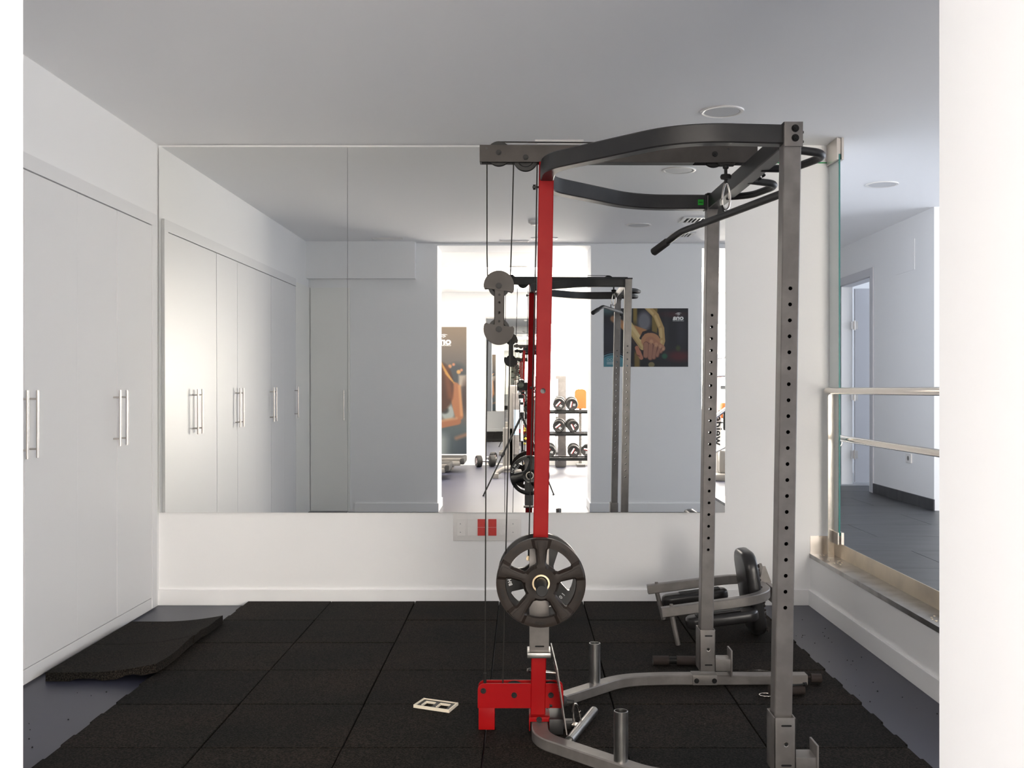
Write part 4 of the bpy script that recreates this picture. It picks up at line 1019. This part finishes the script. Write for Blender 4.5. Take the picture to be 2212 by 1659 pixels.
# lamp in the gym ceiling whose glare shows in the mirror
t = thing('ceiling_lamp', 'glaring rectangular lamp in the gym ceiling, seen in the mirror', 'lamp', (-.02, -.45, ZC-.03))
b = bm_(); box(b, -.12, .08, -.53, -.37, ZC-.028, ZC-.006, .002); obj('housing', b, 'whitep', t)
b = bm_(); box(b, -.105, .065, -.515, -.385, ZC-.031, ZC-.028); obj('diffuser', b, 'lamp', t)
for x in (-1.9, 2.2):
    b = bm_(); lathe(b, [(0, 0), (.045, 0), (.055, .012), (.055, .02)], (x*.42, -1.6 if x < 0 else -2.4, ZC-.026), (0, 0, 1), 24); tag(obj('ceiling_spot', b, 'whitep', None, 40), 'small round fitting on the gym ceiling, %s in the mirrored doorway' % ('left' if x < 0 else 'right'), 'ceiling light')

# tripod and camera (the photographer's own, reflected)
tp = thing('tripod', 'black and silver camera tripod standing in the doorway, seen in the mirror', 'tripod', (0, -.10, 0))
b = bm_(); cyl(b, (.012, -.10, .62), (.012, -.10, 1.13), .014, 16); cyl(b, (.012, -.10, .96), (.012, -.10, 1.06), .019, 16); obj('centre_column', b, 'chrome', tp, 40)
b = bm_(); cyl(b, (.012, -.10, .90), (.012, -.10, .965), .032, 16); cyl(b, (.012, -.10, 1.055), (.012, -.10, 1.085), .024, 16); obj('shoulder', b, 'black', tp, 40)
for fx, fy in ((-.434, .33), (.385, .20), (.03, -.66)):
    top = Vector((.012, -.10, .93)); ft = Vector((fx, fy, .012)); mid = top.lerp(ft, .50); d_ = (ft-top).normalized(); top = top+d_*.03
    b = bm_(); cyl(b, top, mid, .015, 12, .0135); cyl(b, mid, ft, .0095, 12, .0085); lg = obj('leg', b, 'black', tp, 40)
    b = bm_(); cyl(b, mid-d_*.02, mid+d_*.03, .019, 12); bmesh.ops.create_cube(b, size=.022, matrix=Matrix.Translation(mid+Vector((.014, 0, .006)))); obj('leg_lock', b, 'black', lg, 30)
    b = bm_(); cyl(b, ft, (ft.x, ft.y, .001), .013, 12); obj('rubber_foot', b, 'rubber', lg, 40)
b = bm_(); box(b, -.028, .040, -.125, -.075, 1.13, 1.175, .006); cyl(b, (-.03, -.10, 1.20), (.045, -.10, 1.20), .016, 14); rod(b, [(.04, -.11, 1.19), (.10, -.20, 1.12), (.14, -.34, 1.08)], .007, .03, 8); obj('pan_head', b, 'black', tp, 40)
b = bm_(); cyl(b, (-.012, -.075, 1.195), (-.012, -.055, 1.195), .016, 16); obj('head_knob', b, 'chrome', tp, 40)
cm = thing('photo_camera', 'black camera with a large round lens on the tripod, seen in the mirror', 'camera', (0, -.11, 1.222))
b = bm_(); box(b, -.045, .085, -.165, -.095, 1.222, 1.325, .010); box(b, -.01, .045, -.16, -.10, 1.322, 1.352, .008); obj('body', b, 'black', cm, 35)
b = bm_(); lathe(b, [(.034, -.012), (.036, .0), (.037, .045), (.043, .050), (.043, .072), (.040, .072), (.034, .060)], (0, -.100, H), (0, 1, 0), 36); obj('lens_barrel', b, 'black', cm, 40)
b = bm_(); lathe(b, [(0, .064), (.020, .0625), (.0345, .058)], (0, -.100, H), (0, 1, 0), 30); obj('front_glass', b, 'lens', cm, 60)
b = bm_(); box(b, -.018, .030, -.15, -.11, 1.350, 1.362, .003); obj('top_plate', b, 'chrome', cm)

# dumbbell rack with dumbbells
Vr = 15.5; YR = 12.26-Vr
rx0, rx1 = .20, 1.75
dr_ = thing('dumbbell_rack', 'black three-tier dumbbell rack against the bright gym wall, in the mirror', 'rack', ((rx0+rx1)/2, YR, 0))
shelf = [(GZ(891, Vr), YR-.02), (GZ(938, Vr), YR+.06), (GZ(990, Vr), YR+.14)]
for z, y in shelf:
    b = bm_(); box(b, rx0, rx1, y+.10, y+.14, z-.025, z+.020, .003); box(b, rx0, rx1, y-.12, y-.08, z-.005, z+.030, .003)
    for k in range(9): box(b, rx0+.02+k*.18, rx0+.045+k*.18, y-.10, y+.11, z-.01, z+.01)
    obj('shelf', b, 'black', dr_)
for x in (rx0+.0, rx1-.06):
    b = bm_(); prism(b, [(YR-.14, .04), (YR+.26, .04), (YR+.26, .10), (YR+.10, 1.06), (YR-.05, 1.06)], x, x+.05, 'yz'); ob = obj('side_frame', b, 'frame_d', dr_)
    b = bm_(); box(b, x-.01, x+.06, YR-.20, YR+.32, 0, .045, .004); obj('foot', b, 'black', dr_)
def dumbbell_proto(r=.091, L=.30, m='rubber'):
    t = thing('dumbbell', 'x', 'dumbbell', (0, 0, -10))
    for s in (-1, 1):
        b = bm_(); lathe(b, [(0, s*(L/2-.088)), (r*.72, s*(L/2-.088)), (r*.97, s*(L/2-.078)), (r, s*(L/2-.06)), (r, s*(L/2-.014)), (r*.93, s*(L/2-.002)), (r*.86, s*L/2), (r*.80, s*(L/2-.003)), (0, s*(L/2-.003))], (0, 0, 0), (0, 1, 0), 30)
        h = obj('head', b, m, t, 40, local=True)
        b = bm_(); prism(b, [(-.032, -.045), (-.014, -.045), (-.002, .045), (-.020, .045)], s*(L/2-.003), s*(L/2-.002)); obj('white_stripe', b, 'white', h, local=True)
        b = bm_(); prism(b, [(-.012, -.045), (-.006, -.045), (.006, .045), (.000, .045)], s*(L/2-.003), s*(L/2-.002)); obj('red_stripe', b, 'redp', h, local=True)
        text('number', '22', .040, (.034, s*(L/2-.0022), -.004), FY if s > 0 else Matrix.Rotation(PI/2, 4, 'X'), 'white', h, .0003, local=True, bold=.001)
    b = bm_(); cyl(b, (0, -(L/2-.08), 0), (0, L/2-.08, 0), .016, 14); obj('handle', b, 'chrome', t, 40, local=True)
    return t
dp = dumbbell_proto()
spots = [(0, 1207, 876, .6, 'top shelf, left, beside the red post'), (0, 1233.5, 876, .05, 'top shelf, right'), (1, 1206.5, 923, .75, 'middle shelf, left, beside the red post'), (1, 1235, 923, -.6, 'middle shelf, right'),
         (2, 1238, 978, .4, 'bottom shelf, middle'), (2, 1268, 978, 1.6, 'bottom shelf, right, cut off by the door frame'), (2, 1186, 972, .2, 'bottom shelf, left, half hidden by the red post')]
for i, (sh, px, py, rot, where) in enumerate(spots):
    y = shelf[sh][1]+.02; V = 12.26-y; x = GX(px, V); z = shelf[sh][0]+.054+.078
    o = dp if i == 0 else dup(dp, (0, 0, 0))
    o.location = (x, y, z); o.rotation_euler = (-.12, rot, 0); o['label'] = 'black rubber dumbbell with white number, '+where; o['group'] = 'dumbbells on the rack in the mirror'
# a pair standing on the floor by the end wall
for k, (px, V, rz, lab) in enumerate(((1047.5, 16.0, 1.25, 'grey dumbbell with chrome handle on the gym floor left of the tripod, in mirror'),)):
    o = dup(dp, (GX(px, V), 12.26-V, .0915), None, lab); o.rotation_euler = (0, 0, rz); del o['group']
# cable machine column between the tripod and the doorway edge
mc = thing('weight_machine', 'grey weight machine column with blue label behind the tripod, in the mirror', 'machine', (-.13, -3.0, 0))
Vm = 15.26
b = bm_(); box(b, GX(1096, Vm), GX(1118, Vm), -3.15, -2.95, 0, GZ(834, Vm), .03); obj('shroud', b, 'grey_m', mc, 40)
b = bm_(); box(b, GX(1107, Vm), GX(1120, Vm), -2.95, -2.90, .25, GZ(850, Vm), .004); obj('guide_column', b, 'frame', mc)
b = bm_(); box(b, GX(1109, Vm), GX(1120, Vm), -2.90, -2.895, GZ(940, Vm), GZ(886, Vm)); obj('label_panel', b, 'blue_p', mc)
b = bm_(); box(b, GX(1085, Vm), GX(1107, Vm), -3.1, -2.95, 0.02, GZ(925, Vm), .01); box(b, GX(1080, Vm), GX(1125, Vm), -3.2, -2.75, 0.001, .03, .004); obj('base', b, 'grey_m', mc)
for yy in (926, 948, 980): b = bm_(); bmesh.ops.create_uvsphere(b, u_segments=12, v_segments=8, radius=.02, matrix=Matrix.Translation((GX(1134, Vm), -2.92, GZ(yy, Vm)))); obj('yellow_knob', b, 'yellow', mc, 60)
b = bm_(); rod(b, [(GX(1068, 14.2), -1.94, .05), (GX(1085, 14.2), -1.98, .12), (GX(1122, 14.2), -2.1, .14)], .035, .03, 16); box(b, GX(1063, 14.2), GX(1076, 14.2), -2.1, -1.8, .0, .07, .01); tag(obj('bench_foot', b, 'grey_m', None, 40), 'grey bench foot on gym floor between the tripod legs, in the mirror', 'bench foot')
# tall grey machine tower behind the dumbbell rack
tw = thing('machine_tower', 'tall smoked-grey machine shroud rising behind the dumbbell rack, in mirror', 'machine', (.75, -3.72, 0)); Vt = 15.98
b = bm_(); box(b, GX(1198, Vt), GX(1222, Vt), -3.82, -3.62, 0, GZ(812, Vt), .03); obj('shroud', b, 'frame', tw, 40)
b = bm_(); box(b, GX(1199, Vt), GX(1204, Vt), -3.62, -3.60, .1, GZ(820, Vt), .004); obj('guide_rod', b, 'chrome', tw)
ob = thing('gym_seat', 'orange backrest of a machine behind the dumbbell rack, in the mirror', 'machine seat', (GX(1256, 16.1), -3.84, 0))
b = bm_(); prism(b, roundrect(GX(1240, 16.1), GX(1266, 16.1), GZ(884, 16.1), GZ(842, 16.1), .06, (1, 1, 0, 0)), -3.90, -3.82); obj('backrest', b, 'orange', ob, 40)
b = bm_(); box(b, GX(1250, 16.1), GX(1256, 16.1), -3.93, -3.90, 0, GZ(850, 16.1)); box(b, GX(1244, 16.1), GX(1262, 16.1), -3.95, -3.70, 0, .04); obj('stand', b, 'grey_m', ob)
# white bench ledge under the rack
b = bm_(); box(b, .15, 1.85, YK+.02, YK+.10, 0.001, .14, .004); tag(obj('plinth_ledge', b, 'wall_gym'), 'low white ledge along the gym wall below the dumbbell rack', 'ledge')
# treadmills at the left edge of the doorway
def treadmill(x, y, z, label):
    t = thing('treadmill', label, 'treadmill', (x, y, 0), 'treadmill ends beside the woman poster')
    b = bm_(); box(b, x-1.5, x-.03, y-.32, y+.32, z-.02, z+.02, .01); box(b, x-1.5, x-.06, y-.36, y+.36, z-.09, z-.02, .02); box(b, x-1.4, x-.18, y-.30, y+.30, z-.16, z-.09, .02); obj('deck', b, 'grey_m', t, 30)
    b = bm_(); box(b, x-1.4, x-.035, y-.24, y+.24, z+.0202, z+.024); obj('belt', b, 'rubber', t)
    b = bm_(); box(b, x-.06, x, y-.36, y+.36, z-.07, z+.02, .018); obj('end_cap', b, 'rubber', t, 30)
    for s in (-.26, .26): b = bm_(); prism(b, [(x-.42, 0.001), (x-.28, 0.001), (x-.16, z-.10), (x-.34, z-.10)], y+s-.03, y+s+.03); obj('foot', b, 'black', t)
treadmill(GX(1005, 15.3), -3.0, .195, 'grey treadmill deck end nearest the woman poster, in mirror'); treadmill(GX(973, 14.2), -1.95, .185, 'grey treadmill deck end nearer the doorway, in mirror')
# machine glimpsed through the second opening
Vx = 14.0; YX = 12.26-Vx
wt = thing('multi_gym', 'white and black weight machine with orange pad in the right mirrored doorway', 'machine', (GX(1556, Vx), YX, 0))
b = bm_(); box(b, GX(1545, Vx), GX(1560, Vx), YX-.25, YX-.05, .04, GZ(765, Vx), .01); tw_ = obj('side_panel', b, 'whitep', wt)
text('panel_lettering', 'weider', .17, (GX(1551.5, Vx), YX-.046, GZ(925, Vx)), Matrix.Rotation(PI/2, 4, 'Y') @ FY, 'black', tw_, .001, bold=.003)
b = bm_(); box(b, GX(1556, Vx), GX(1572, Vx), YX-.04, YX+.06, GZ(905, Vx), GZ(870, Vx), .03); obj('backrest', b, 'orange', wt, 40)
b = bm_(); box(b, GX(1558, Vx), GX(1576, Vx), YX+.06, YX+.12, GZ(930, Vx), GZ(880, Vx), .02); obj('seat_shell', b, 'black', wt, 40)
b = bm_(); rod(b, [(GX(1540, Vx), YX, GZ(775, Vx)), (GX(1580, Vx), YX, GZ(770, Vx))], .02, 0, 10); rod(b, [(GX(1540, Vx), YX+.1, GZ(812, Vx)), (GX(1580, Vx), YX+.1, GZ(810, Vx))], .028, 0, 10); rod(b, [(GX(1540, Vx), YX+.14, GZ(900, Vx)), (GX(1580, Vx), YX+.14, GZ(870, Vx))], .03, 0, 10); rod(b, [(GX(1540, Vx), YX+.14, GZ(975, Vx)), (GX(1580, Vx), YX+.14, GZ(955, Vx))], .02, 0, 10); obj('lever_arm', b, 'chrome', wt, 40)
b = bm_(); box(b, GX(1535, Vx), GX(1600, Vx), YX-.3, YX+.3, .001, .09, .02); box(b, GX(1550, Vx), GX(1575, Vx), YX-.1, YX+.1, .09, .40, .03); obj('base', b, 'grey_m', wt, 40)
# unseen gym side walls with openings added to let sky light in
b = bm_()
box(b, -4.4, -4.3, -4.25, YF, 0, .35); box(b, -4.4, -4.3, -4.25, YF, 2.72, ZC); box(b, -4.4, -4.3, .95, YF, .35, 2.72); struct('wall_gym_left', b, 'wall_gym')
b = bm_(); box(b, 5.5, 5.6, -4.25, YF, 0, .35); box(b, 5.5, 5.6, -4.25, YF, 2.72, ZC); box(b, 5.5, 5.6, .95, YF, .35, 2.72); struct('wall_gym_right', b, 'wall_gym')
